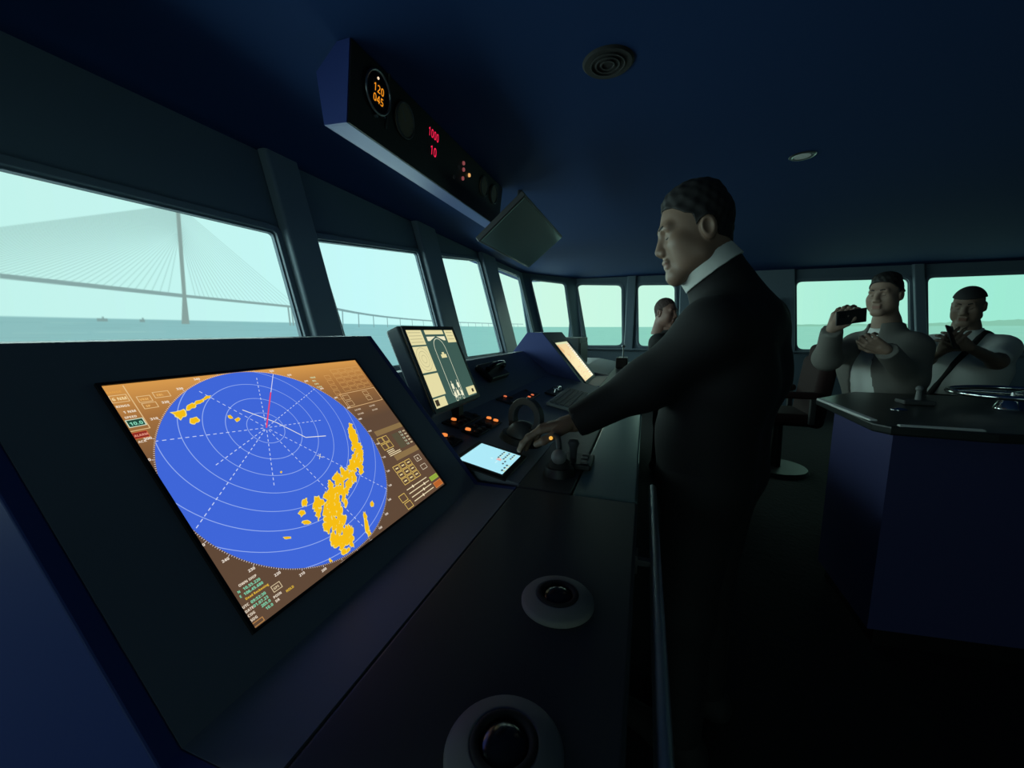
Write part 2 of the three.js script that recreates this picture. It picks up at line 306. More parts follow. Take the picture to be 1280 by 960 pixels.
// radar picture
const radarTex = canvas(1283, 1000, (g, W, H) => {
  const X = x => x * W, Y = y => y * H, cx = X(0.3785), cy = Y(0.496), R = 0.495 * H, sx = X(0.354), sy = Y(0.313);
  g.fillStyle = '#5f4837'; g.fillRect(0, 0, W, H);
  const viewGlow = g.createLinearGradient(0, 0, 0, H * 0.42);  // orange viewing-angle glow of the panel, painted in as a fade over the picture
  viewGlow.addColorStop(0, '#d79a4e'); viewGlow.addColorStop(0.35, '#a5713d'); viewGlow.addColorStop(1, '#5f4837');
  g.fillStyle = viewGlow; g.fillRect(0, 0, W, H * 0.42);
  // bearing scale
  g.save(); g.translate(cx, cy);
  for (let a = 0; a < 360; a += 1) {
    const r = a * Math.PI / 180, l = a % 10 ? 5 : 10; g.strokeStyle = '#e9e4f0'; g.lineWidth = 2;
    g.beginPath(); g.moveTo(Math.sin(r) * R, -Math.cos(r) * R); g.lineTo(Math.sin(r) * (R + l), -Math.cos(r) * (R + l)); g.stroke();
  }
  g.fillStyle = '#f4e9dc'; g.font = 'bold 15px sans-serif'; g.textAlign = 'center'; g.textBaseline = 'middle';
  for (let a = 0; a < 360; a += 10) { const r = a * Math.PI / 180; if (Math.abs(Math.cos(r)) < 0.995) g.fillText(String(a).padStart(3, '0'), Math.sin(r) * (R + 24), -Math.cos(r) * (R + 20)); }
  g.restore();
  g.save(); g.beginPath(); g.arc(cx, cy, R, 0, 7); g.clip();
  g.fillStyle = '#3f66d8'; g.fillRect(0, 0, W, H);
  g.strokeStyle = '#9fb6f2'; g.lineWidth = 2.6;
  for (let k = 1; k <= 9; k++) { g.beginPath(); g.arc(sx, sy, k * 0.0815 * H, 0, 7); g.stroke(); }
  g.strokeStyle = '#d5def8'; g.lineWidth = 3; g.setLineDash([13, 11]);
  for (const a of [22, 68, 97, 143, 168, 205, 236, 250, 278, 325]) { const r = a * Math.PI / 180; g.beginPath(); g.moveTo(sx + Math.sin(r) * 14, sy - Math.cos(r) * 14); const l = a % 3 === 1 ? 300 : 900; g.lineTo(sx + Math.sin(r) * l, sy - Math.cos(r) * l); g.stroke(); }
  g.setLineDash([]);
  // land and rain echoes
  const blob = (x, y, l, w, a) => { g.save(); g.translate(x, y); g.rotate(a); g.beginPath(); for (let i = 0; i < 14; i++) { const t = i / 14 * 2 * Math.PI, q = 0.62 + 0.6 * rnd(); i ? g.lineTo(Math.cos(t) * l * q, Math.sin(t) * w * q) : g.moveTo(Math.cos(t) * l * q, Math.sin(t) * w * q); } g.closePath(); g.fill(); g.restore(); };
  for (const pass of [0, 1]) {
    seed = 91; g.fillStyle = pass ? '#f5bd12' : '#f2df83'; const k = pass ? 0.8 : 1;
    // the long ragged coast from the right rim down to the lower rim
    const spine = [[0.695, 0.43, 8], [0.672, 0.52, 16], [0.64, 0.60, 22], [0.575, 0.66, 32], [0.505, 0.70, 44], [0.435, 0.735, 52], [0.37, 0.765, 50], [0.375, 0.84, 48], [0.36, 0.90, 40], [0.35, 0.95, 24]];
    for (let i = 0; i + 1 < spine.length; i++) for (let j = 0; j < 30; j++) {
      const t = rnd(), a = spine[i], b = spine[i + 1], w = a[2] + (b[2] - a[2]) * t;
      blob(X(a[0] + (b[0] - a[0]) * t) + (rnd() - 0.5) * 2.5 * w, Y(a[1] + (b[1] - a[1]) * t) + (rnd() - 0.5) * 2.1 * w, (12 + rnd() * 20) * k, (7 + rnd() * 9) * k, -0.75 + (rnd() - 0.5) * 0.9);
    }
    for (const [x, y, l, w, a] of [[0.315, 0.70, 24, 12, -0.8], [0.285, 0.735, 20, 16, 0], [0.28, 0.78, 22, 10, 0.4], [0.47, 0.935, 46, 13, -1.0], [0.49, 0.89, 24, 12, -1.1], [0.55, 0.86, 20, 12, -0.8], [0.46, 0.97, 20, 10, -0.8], [0.20, 0.795, 18, 6, 0.6], [0.185, 0.965, 20, 9, 0.1], [0.275, 0.97, 8, 18, 0]]) blob(X(x), Y(y), l * k, w * k, a);
    for (const [x, y, l, w] of [[0.136, 0.165, 30, 26], [0.16, 0.205, 20, 18], [0.175, 0.14, 26, 13], [0.205, 0.125, 26, 11], [0.235, 0.11, 24, 8], [0.265, 0.222, 10, 12], [0.280, 0.242, 16, 9], [0.305, 0.534, 7, 5]]) blob(X(x), Y(y), l * k, w * k, -0.35);
  }
  g.strokeStyle = '#f2f0e6'; g.lineWidth = 4; g.beginPath(); g.moveTo(X(0.315), Y(0.20)); g.lineTo(X(0.40), Y(0.30)); g.lineTo(X(0.47), Y(0.415)); g.lineTo(X(0.555), Y(0.44)); g.stroke();
  g.strokeStyle = '#e7e4f6'; g.lineWidth = 3; g.beginPath(); g.moveTo(sx, sy); g.lineTo(X(0.53), Y(0.005)); g.stroke();
  g.strokeStyle = '#e9426e'; g.lineWidth = 6; g.beginPath(); g.moveTo(sx, sy); g.lineTo(X(0.455), Y(0.135)); g.stroke();
  g.strokeStyle = '#f3ebc2'; g.lineWidth = 2.5; g.beginPath(); g.moveTo(X(0.474) - 12, Y(0.531) - 12); g.lineTo(X(0.474) + 12, Y(0.531) + 12); g.moveTo(X(0.474) - 12, Y(0.531) + 12); g.lineTo(X(0.474) + 12, Y(0.531) - 12); g.stroke();
  g.restore();
  // fields and readouts
  const T = (s, x, y, c = '#efe3cf', z = 19, al = 'left') => { g.fillStyle = c; g.font = `bold ${z}px sans-serif`; g.textAlign = al; g.textBaseline = 'middle'; g.fillText(s, X(x), Y(y)); };
  const B = (x, y, w, h, c = '#e6c48f', lw = 2.5, fill) => { if (fill) { g.fillStyle = fill; g.fillRect(X(x), Y(y), w * W, h * H); } g.strokeStyle = c; g.lineWidth = lw; g.strokeRect(X(x), Y(y), w * W, h * H); };
  g.strokeStyle = '#e6c48f'; g.lineWidth = 3; g.beginPath(); g.moveTo(X(0.047), Y(0.006)); g.lineTo(X(0.047), Y(0.199)); g.lineTo(0, Y(0.199)); g.stroke();
  T('RANGE', 0.002, 0.03, '#e0a04c', 13); B(0.003, 0.045, 0.038, 0.03); T('6 NM', 0.006, 0.061, '#f4d9a2', 17); T('RINGS', 0.004, 0.092, '#efe3cf', 13); T('1 NM', 0.012, 0.118, '#efe3cf', 15); T('SPEED', 0.008, 0.142, '#efe3cf', 12);
  B(0.006, 0.153, 0.038, 0.03, '#d9e8cf', 3, '#1f4638'); T('10.0', 0.010, 0.169, '#8fe0bf', 20);
  B(0.002, 0.206, 0.034, 0.026, '#d8703e', 2, '#8d2a22'); T('ALARM', 0.004, 0.22, '#e7a08a', 12); T('ACK', 0.004, 0.245, '#e9dccb', 13);
  B(0.06, 0.062, 0.032, 0.026); B(0.102, 0.052, 0.04, 0.026); B(0.062, 0.094, 0.034, 0.024); T('VRM', 0.063, 0.076, '#f0b868', 13); T('EBL', 0.108, 0.066, '#f0b868', 13); T('SP', 0.068, 0.107, '#f0b868', 13);
  T('OWN SHIP', 0.021, 0.853, '#efe3cf', 13); T('N', 0.011, 0.871, '#7fe0b8', 12); T('E', 0.010, 0.887, '#7fe0b8', 12); T('10.55.220', 0.026, 0.871, '#7fe0b8', 14); T('106.45.680', 0.021, 0.887, '#7fe0b8', 14); T('Dead Reckoning', 0.018, 0.903, '#f2c63c', 11);
  for (const [i, q] of ['09:52:30', '01.07.23', '205.0', '10.0'].entries()) T(q, 0.067, 0.922 + i * 0.0155, '#7fe0b8', 14, 'right');
  for (const [i, q] of ['UTC', 'DATE', 'COG', 'SOG'].entries()) T(q, 0.002, 0.922 + i * 0.0165, '#efe3cf', 12);
  B(0.001, 0.983, 0.028, 0.013, '#c58c4e'); B(0.085, 0.917, 0.026, 0.022, '#e0cda6'); T('GPS', 0.088, 0.929, '#e0cda6', 12); T('POSN', 0.076, 0.954, '#efe3cf', 12); T('DR', 0.075, 0.969, '#efe3cf', 12); T('HOLD', 0.112, 0.962, '#f2c63c', 12);
  // upper right block of fields
  for (let r = 0; r < 4; r++) T(['TRUE', 'REL', 'CPA', 'TCPA'][r], 0.668, 0.085 + r * 0.022, '#cfe0b5', 15);
  for (let r = 0; r < 5; r++) B(0.745 - 0.002 * r, 0.085 + r * 0.036, 0.03, 0.026, '#dca964', 2);
  for (let r = 0; r < 5; r++) for (let c = 0; c < 4; c++) B(0.80 + c * 0.048, 0.05 + r * 0.034, 0.04, 0.026, '#dca964', 2);
  B(0.757, 0.225, 0.238, 0.098, '#e2b983', 3.5); B(0.767, 0.237, 0.035, 0.032); B(0.767, 0.28, 0.035, 0.032); B(0.90, 0.237, 0.032, 0.028); B(0.90, 0.275, 0.032, 0.028);
  for (let r = 0; r < 2; r++) for (let c = 0; c < 2; c++) T('0.0 NM', 0.78 + c * 0.10, 0.345 + r * 0.03, '#d9c7ae', 15);
  // two blocks of buttons at the lower right
  g.fillStyle = '#8a7048'; g.fillRect(X(0.80), Y(0.51), W * 0.2, H * 0.034); g.fillRect(X(0.815), Y(0.69), W * 0.185, H * 0.036);
  for (let r = 0; r < 2; r++) for (let c = 0; c < 2; c++) B(0.788 + c * 0.036, 0.558 + r * 0.044, 0.031, 0.036, '#e8c565', 3.5);
  g.fillStyle = '#57503c'; g.fillRect(X(0.89), Y(0.565), W * 0.05, H * 0.105);
  for (let r = 0; r < 5; r++) { T('1.0', 0.945, 0.572 + r * 0.022, '#cfe2c4', 17); T('NM', 0.975, 0.572 + r * 0.022, '#f0e2b8', 14); }
  for (let r = 0; r < 4; r++) { g.fillStyle = '#efdcae'; g.fillRect(X(0.795), Y(0.648 + r * 0.011), W * (r > 1 ? 0.085 : 0.05), 5); }
  for (let r = 0; r < 3; r++) for (let c = 0; c < 3; c++) { B(0.765 + c * 0.045, 0.748 + r * 0.043, 0.038, 0.036, '#e8c565', 3.6); g.fillStyle = '#f0dc9e'; g.fillRect(X(0.774 + c * 0.045), Y(0.762 + r * 0.043), W * 0.02, 7); }
  B(0.93, 0.752, 0.04, 0.036, '#e9dcc0', 3); T('A', 0.942, 0.772, '#f0e4c8', 22); B(0.93, 0.82, 0.04, 0.03, '#e9dcc0', 3);
  for (let r = 0; r < 4; r++) { g.strokeStyle = '#f0e2b8'; g.lineWidth = 5; g.beginPath(); g.moveTo(X(0.755), Y(0.90 + r * 0.025)); g.lineTo(X(0.918), Y(0.90 + r * 0.025)); g.stroke(); g.fillStyle = '#fff0cc'; g.fillRect(X(0.80 + 0.025 * ((r * 3) % 4)), Y(0.892 + r * 0.025), 8, 16); }
  B(0.932, 0.912, 0.064, 0.026, '#a9c24a', 3, '#8fa83c'); B(0.932, 0.955, 0.064, 0.034, '#e08a4a', 3, '#b5622c'); B(0.69, 0.905, 0.04, 0.04, '#e8c565', 3.5); B(0.695, 0.955, 0.04, 0.036, '#e8c565', 3.5);
});
const RC = V(-0.503, 1.103, -0.4965);
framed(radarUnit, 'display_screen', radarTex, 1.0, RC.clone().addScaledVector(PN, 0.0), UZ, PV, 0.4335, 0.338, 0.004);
displayLight('radar_display_light', 0xa58f96, 0.16, RC, UZ, PV, 0.42, 0.325);

// chart display on the same slope
const chartTex = canvas(512, 400, (g, W, H) => {
  g.fillStyle = '#f1d29a'; g.fillRect(0, 0, W, H); seed = 33;
  g.fillStyle = '#e9b878'; for (let i = 0; i < 7; i++) { g.beginPath(); let x = rnd() * W, y = rnd() * H; g.moveTo(x, y); for (let j = 0; j < 7; j++) g.lineTo(x += (rnd() - 0.4) * 90, y += (rnd() - 0.5) * 90); g.fill(); }
  g.strokeStyle = '#c98a52'; g.lineWidth = 2; for (let i = 0; i < 14; i++) { g.beginPath(); let x = rnd() * W, y = rnd() * H; g.moveTo(x, y); for (let j = 0; j < 6; j++) g.lineTo(x += rnd() * 60, y += (rnd() - 0.5) * 60); g.stroke(); }
  g.fillStyle = '#d7ddb0'; g.fillRect(0, 0, W, 22); g.fillStyle = '#f6ecd0'; g.fillRect(W - 96, 22, 96, H - 22);
  g.fillStyle = '#b07a4c'; for (let i = 0; i < 16; i++) g.fillRect(W - 86, 34 + i * 22, 40 + rnd() * 36, 6);
});
const CC = V(-0.486, 1.083, -2.90);
framed(chartUnit, 'display_screen', chartTex, 1.0, CC, UZ, PV, 0.44, 0.337, 0.024, mat(0.10, 0.13, 0.12, 0.45));
displayLight('chart_display_light', 0xf0d2a0, 0.3, CC, UZ, PV, 0.42, 0.32);

// conning display: a box monitor standing on the control console
{
  const sl = 67 * Math.PI / 180, v = V(-Math.cos(sl), Math.sin(sl), 0), c = V(-0.574, 1.194, -1.058), w = 0.274, h = 0.23;
  const n = UZ.clone().cross(v).normalize();
  const t = thing('conning_monitor', 'box monitor with a green ship outline display on the control console', 'monitor', [0, 0, 0]);
  flatPart('housing', new RoundedBoxGeometry(w + 0.03, h + 0.034, 0.045, 3, 0.008), mat(0.10, 0.13, 0.14, 0.45), t, c.clone().addScaledVector(n, -0.0265).addScaledVector(v, 0.0), UZ, v);
  mesh('stand', extrudeZ([[-0.575, 1.0065], [-0.575, 1.06], [-0.62, 1.10], [-0.599, 1.0115]], c.z - 0.095, c.z - 0.13, 0.002), M.black, t);
  const tex = canvas(640, 540, (g, W, H) => {
    g.fillStyle = '#3d5a52'; g.fillRect(0, 0, W, H);
    const cream = '#e9e0a9', P = (x, y, w, h, f = cream) => { g.fillStyle = f; g.fillRect(x * W, y * H, w * W, h * H); };
    P(0, 0, 0.29, 0.195); P(0, 0.215, 0.29, 0.335); P(0, 0.575, 0.29, 0.285); P(0, 0.88, 0.25, 0.12); P(0.35, 0, 0.40, 0.06); P(0.35, 0.09, 0.40, 0.06, '#f4eec9'); P(0.79, 0.0, 0.21, 0.185); P(0.775, 0.86, 0.225, 0.12);
    g.strokeStyle = '#b3ac82'; g.lineWidth = 3; for (const r of [88, 60, 30]) { g.beginPath(); g.ellipse(W * 0.145, H * 0.38, r * 0.9, r * 0.92, 0, 0, 7); g.stroke(); }
    for (let i = 0; i < 4; i++) P(0.03, 0.03 + i * 0.042, 0.23, 0.006, '#a9a37a'); for (let i = 0; i < 3; i++) P(0.82, 0.03 + i * 0.05, 0.15, 0.008, '#a9a37a');
    P(0.03, 0.90, 0.07, 0.075, '#3a2e20'); P(0.90, 0.90, 0.05, 0.05, '#3a3020');
    g.fillStyle = '#3d5a52'; g.beginPath(); g.moveTo(W * 0.35, H * 0.17); g.lineTo(W * 0.55, H * 0.085); g.lineTo(W * 0.75, H * 0.17); g.fill();
    g.strokeStyle = '#eef0d2'; g.lineWidth = 5; g.beginPath(); g.moveTo(W * 0.43, H * 0.88); g.lineTo(W * 0.43, H * 0.30); g.bezierCurveTo(W * 0.43, H * 0.14, W * 0.52, H * 0.12, W * 0.55, H * 0.12); g.bezierCurveTo(W * 0.58, H * 0.12, W * 0.67, H * 0.14, W * 0.67, H * 0.30); g.lineTo(W * 0.67, H * 0.88); g.quadraticCurveTo(W * 0.66, H * 0.93, W * 0.61, H * 0.93); g.lineTo(W * 0.49, H * 0.93); g.quadraticCurveTo(W * 0.44, H * 0.93, W * 0.43, H * 0.88); g.stroke();
    P(0.505, 0.345, 0.12, 0.05); P(0.54, 0.315, 0.05, 0.03);
    for (const [x, y] of [[0.47, 0.76], [0.60, 0.76], [0.46, 0.88], [0.53, 0.86], [0.62, 0.88]]) { P(x, y, 0.05, 0.07, '#f5f2d0'); g.beginPath(); g.arc(W * (x + 0.025), H * (y + 0.09), 14, 0, 7); g.lineWidth = 4; g.stroke(); P(x + 0.015, y - 0.04, 0.012, 0.05, '#f5f2d0'); }
  });
  framed(t, 'display_screen', tex, 0.95, c, UZ, v, w, h, 0.012, M.darkGrey);
  displayLight('conning_display_light', 0x9fae88, 0.12, c, UZ, v, w, h);
}
// worktop: a dark deck in front of the radar, a dark inset strip and a laminate armrest in front of the others
tag(mesh('radar_deck', box(-0.2695, 0, 0.9055, 0.939, -0.165, -0.829, 0.006), M.desk), 'dark flat console deck carrying two trackballs below the radar', 'deck');
tag(mesh('console_deck', box(-0.2695, -0.1425, 0.9055, 0.939, -0.832, -4.7, 0.004), M.desk), 'dark flat deck strip along the control and chart consoles', 'deck');
tag(mesh('laminate_ledge', box(-0.14, 0, 0.9055, 0.9405, -0.832, -4.7, 0.008), M.laminate), 'smooth greenish ledge along the edge of the control console', 'ledge');
// handrail
{
  const t = thing('handrail', 'slim metal handrail along the edge of the radar deck', 'handrail'), x = 0.033, y = 0.909;
  mesh('rail', tube([[x, y, 0.1], [x, y, -0.3], [x, y, -0.7], [x, y, -1.0]], 0.0095, 20), mat(0.62, 0.64, 0.64, 0.4, { metalness: 1 }), t);
  for (const z of [-0.185, -0.66]) mesh('bracket', mergeGeometries([box(-0.002, 0.004, 0.893, 0.925, z - 0.014, z + 0.014), box(0.0, x, 0.904, 0.914, z - 0.006, z + 0.006)]), M.darkGrey, t);
}
// trackballs
for (const [px, py, r, label] of [[697, 747, 0.0485, 'pale ringed trackball nearer the control console'], [630, 935, 0.0515, 'pale ringed trackball at the end of the radar deck']]) {
  const c = onY(px, py, 0.945), t = thing('trackball', label, 'trackball', [c.x, 0.939, c.z], 'trackballs on the radar deck');
  mesh('trim_ring', new THREE.LatheGeometry([[r, 0], [r, 0.004], [r * 0.93, 0.008], [r * 0.62, 0.013], [r * 0.55, 0.012], [r * 0.52, 0.004]].map(p => new THREE.Vector2(...p)), 48), M.ring, t);
  mesh('seal_ring', new THREE.TorusGeometry(r * 0.50, 0.0045, 10, 40).rotateX(Math.PI / 2).translate(0, 0.010, 0), M.rubber, t);
  mesh('ball', new THREE.SphereGeometry(r * 0.46, 32, 12, 0, 7, 0, Math.PI / 2).scale(1, 0.62, 1).translate(0, 0.003, 0), M.blackGloss, t);
}
// ---------------------------------------------------------------- controls on the control console
const DESKV = V(-0.33, 0.072, 0).normalize(), DESKN = UZ.clone().cross(DESKV).normalize(), DESK0 = V(-0.27, 0.939, 0);
const STEEPV = V(-0.18, 0.149, 0).normalize(), STEEPN = UZ.clone().cross(STEEPV).normalize(), STEEP0 = V(-0.60, 1.011, 0);
function onConsole(px, py) {                  // the surface of the low console under a pixel
  let p = onY(px, py, 0.939); if (p.x >= -0.27) return { p, u: UZ, v: V(-1, 0, 0), n: V(0, 1, 0) };
  p = onPlane(px, py, DESK0, DESKN); if (p.x >= -0.60) return { p, u: UZ, v: DESKV, n: DESKN };
  return { p: onPlane(px, py, STEEP0, STEEPN), u: UZ, v: STEEPV, n: STEEPN };
}
{
  // touch panel sunk in the sloping desk
  const a = onPlane(600, 558, DESK0, DESKN), b = onPlane(650.5, 573, DESK0, DESKN), c = onPlane(620, 603, DESK0, DESKN); c.z = Math.min(c.z, -0.8485);
  const w = Math.abs(c.z - b.z), h = a.distanceTo(V(b.x, b.y, a.z)), zc = (b.z + c.z) / 2, mid = V((a.x + b.x) / 2, (a.y + b.y) / 2, zc);
  const tex = canvas(400, 330, (g, W, H) => {
    g.fillStyle = '#a9e4f2'; g.fillRect(0, 0, W, H);
    g.fillStyle = '#e7b3b0'; g.fillRect(W * 0.50, H * 0.62, 38, 34); g.fillStyle = '#d6f6ff'; g.beginPath(); g.arc(W * 0.50, H * 0.52, 8, 0, 7); g.fill(); g.fillRect(W * 0.36, H * 0.66, 44, 6);
    g.fillStyle = '#3a4c4c';
    for (let r = 0; r < 3; r++) for (let c = 0; c < 4; c++) if (!(r === 2 && c === 0)) { g.fillRect(W * (0.60 + c * 0.095), H * (0.60 + r * 0.125), 26, 11); g.fillStyle = '#e3efbf'; g.fillRect(W * (0.60 + c * 0.095), H * (0.60 + r * 0.125) + 14, 26, 6); g.fillStyle = '#3a4c4c'; }
    for (let c = 0; c < 3; c++) { g.fillRect(W * (0.14 + c * 0.12), H * 0.90, 26, 13); g.fillStyle = '#e6d98a'; g.fillRect(W * (0.14 + c * 0.12), H * 0.955, 26, 8); g.fillStyle = '#3a4c4c'; }
    for (let c = 0; c < 2; c++) g.fillRect(W * (0.40 + c * 0.11), H * 0.80, 24, 12);
  });
  const t = thing('touch_panel', 'bright cyan touch panel with rows of keys in the control desk', 'touch panel');
  flatPart('housing', new RoundedBoxGeometry(w + 0.03, h + 0.03, 0.005, 2, 0.002), M.black, t, mid.clone().addScaledVector(DESKN, 0.0030), UZ, DESKV);
  framed(t, 'display_screen', tex, 1.05, mid.clone().addScaledVector(DESKN, 0.005), UZ, DESKV, w, h, 0.006);
  displayLight('touch_panel_light', 0xa9e4f2, 0.3, mid.clone().addScaledVector(DESKN, 0.005), UZ, DESKV, w, h);
}
{
  // push buttons: lit orange ones and unlit ones, in groups each on a plate of its own
  const lit = glow(1.0, 0.28, 0.06, 0.95), litRed = glow(0.9, 0.2, 0.08, 0.8), dim = mat(0.10, 0.045, 0.035, 0.5), dimGrey = mat(0.06, 0.055, 0.05, 0.5);
  const capG = new THREE.CylinderGeometry(0.0082, 0.009, 0.007, 20).rotateX(Math.PI / 2).translate(0, 0, 0.0035), ringG = new THREE.TorusGeometry(0.0105, 0.002, 6, 24);
  const groups = [
    ['switch_plate', 'button plate with orange lamp and pinkish button beside the touch panel', [[555, 548, 1], [564, 550.5, 0], [560.6, 557, 2]]],
    ['switch_plate', 'button plate with one lit orange button below the green display monitor', [[566.6, 528, 1], [560, 530, 0], [576, 530.5, 2], [578.5, 523.5, 2], [585, 526, 3], [580.5, 528.5, 0], [593.5, 521.5, 3]]],
    ['switch_plate', 'button plate with one lit orange button and dim keys beside the steering lever', [[584.3, 540.6, 1], [593, 535.5, 2], [599, 540.5, 3], [603.5, 538, 3], [595, 543, 2]]],
    ['switch_plate', 'button plate with two lit orange buttons side by side', [[610.5, 526, 1], [619, 529, 1], [602.5, 530, 3], [611, 534, 2]]],
    ['switch_plate', 'button plate with a lone orange lamp and chrome key near the chart console', [[631, 498, 4], [638, 499, 3], [640, 505, 3]]],
    ['switch_plate', 'button plate with a slanting row of four orange lamps', [[651.7, 503, 4], [656, 500.8, 4], [661, 498.5, 4], [665, 496, 4], [657, 490, 2]]],
  ];
  for (const [name, label, list] of groups) {
    const hits = list.map(([px, py]) => onConsole(px, py)), f = hits[0], t = thing(name, label, 'button plate', [0, 0, 0]);
    const on = list.map(([px, py]) => onPlane(px, py, f.p, f.n)), cs = on.map(p => p.clone().sub(f.p)), us = cs.map(c => c.dot(f.u)), vs = cs.map(c => c.dot(f.v));
    const u0 = Math.min(...us) - 0.016, u1 = Math.max(...us) + 0.016, v0 = Math.min(...vs) - 0.016, v1 = Math.max(...vs) + 0.016;
    flatPart('plate', new RoundedBoxGeometry(u1 - u0, v1 - v0, 0.006, 2, 0.002), M.black, t, f.p.clone().addScaledVector(f.u, (u0 + u1) / 2).addScaledVector(f.v, (v0 + v1) / 2).addScaledVector(f.n, 0.0036), f.u, f.v);
    list.forEach(([, , k], i) => {
      const big = k === 1 ? 1 : k === 4 ? 0.85 : 0.9, o = flatPart(k === 1 || k === 4 ? 'indicator_light' : 'push_button', capG, [dim, lit, dim, dimGrey, litRed][k], t, on[i].clone().addScaledVector(f.n, 0.0065), f.u, f.v);
      o.scale.multiplyScalar(big);
      const r = flatPart('button_ring', ringG, M.black, t, on[i].clone().addScaledVector(f.n, 0.0075), f.u, f.v); r.scale.multiplyScalar(big);
    });
  }
}
const tilted = (o, v, n) => { o.quaternion.setFromRotationMatrix(new THREE.Matrix4().makeBasis(v.clone().negate(), n, V(0, 0, 1))); o.position.addScaledVector(n, 0.0006); return o; };
function onDesk(px, py, y = 0.96) { return onPlane(px, py, V(-0.30, y, 0), V(0, 1, 0)); }
{
  // ring-handled steering lever
  const b = onConsole(651, 550).p, t = tilted(thing('steering_lever', 'dark thruster lever with a raised ring handle on the control console', 'lever', [b.x, b.y, b.z]), DESKV, DESKN);
  mesh('base', new THREE.CylinderGeometry(0.062, 0.07, 0.018, 40).translate(0, 0.009, 0), M.black, t);
  mesh('dome', new THREE.SphereGeometry(0.05, 28, 14, 0, 7, 0, Math.PI / 2).translate(0, 0.012, 0), M.darkGrey, t);
  const arch = new THREE.Shape(); arch.absarc(0, 0, 0.058, -0.5, Math.PI + 0.5); arch.absarc(0, 0, 0.043, Math.PI + 0.5, -0.5, true);
  mesh('ring_handle', new THREE.ExtrudeGeometry(arch, { depth: 0.018, bevelEnabled: true, bevelSize: 0.004, bevelThickness: 0.004, bevelSegments: 3, curveSegments: 24 }).translate(0, 0.075, -0.009).rotateY(-0.35), M.darkGrey, t);
  mesh('yoke', box(-0.05, 0.05, 0.03, 0.052, -0.016, 0.016, 0.006).rotateY(-0.35), M.black, t);
  // joystick with pale knob
  const j = onConsole(699, 592).p, s = thing('joystick', 'black joystick with a pale knob and a small yellow lamp', 'joystick', [j.x, j.y, j.z]);
  mesh('base', new THREE.CylinderGeometry(0.035, 0.042, 0.02, 32).translate(0, 0.01, 0), M.black, s);
  mesh('boot', new THREE.LatheGeometry([[0.03, 0.018], [0.024, 0.028], [0.026, 0.032], [0.017, 0.042], [0.019, 0.046], [0.009, 0.06]].map(p => new THREE.Vector2(...p)), 28), M.rubber, s);
  mesh('knob', new THREE.SphereGeometry(0.019, 24, 16).translate(0.002, 0.05, 0.018), mat(0.2, 0.2, 0.2, 0.45), s);
  mesh('grip', tube([[0, 0.05, 0], [-0.002, 0.075, 0], [-0.006, 0.092, -0.004], [-0.018, 0.098, -0.006]], 0.0075, 16), M.darkGrey, s);
  mesh('indicator_light', new THREE.SphereGeometry(0.005, 12, 8).translate(-0.022, 0.092, 0.004), glow(1, 0.5, 0.08, 0.9), s);
  // second stick by the armrest
  const j2 = onConsole(722, 580).p, s2 = thing('thruster_stick', 'short black thruster stick with grey keys beside the armrest', 'joystick', [j2.x, j2.y, j2.z]);
  mesh('base', box(-0.04, 0.04, 0, 0.016, -0.05, 0.05, 0.004), M.black, s2);
  mesh('grip', new THREE.LatheGeometry([[0.0, 0.07], [0.012, 0.068], [0.016, 0.058], [0.011, 0.045], [0.008, 0.012]].map(p => new THREE.Vector2(...p)), 20).translate(-0.012, 0, 0), M.darkGrey, s2);
  for (const [x, z] of [[0.018, -0.03], [0.018, 0], [0.022, 0.03]]) mesh('key', box(x - 0.009, x + 0.009, 0.014, 0.021, z - 0.008, z + 0.008, 0.002), mat(0.14, 0.13, 0.13, 0.5), s2);
  const k = onDesk(712, 522, 0.945), pen = mesh('pen', new THREE.CapsuleGeometry(0.0045, 0.11, 6, 12).rotateX(Math.PI / 2), M.chrome); pen.position.set(k.x, 0.9465, k.z); pen.rotation.y = 0.12;
  tag(pen, 'shiny metal pen lying on the console deck', 'pen');
}
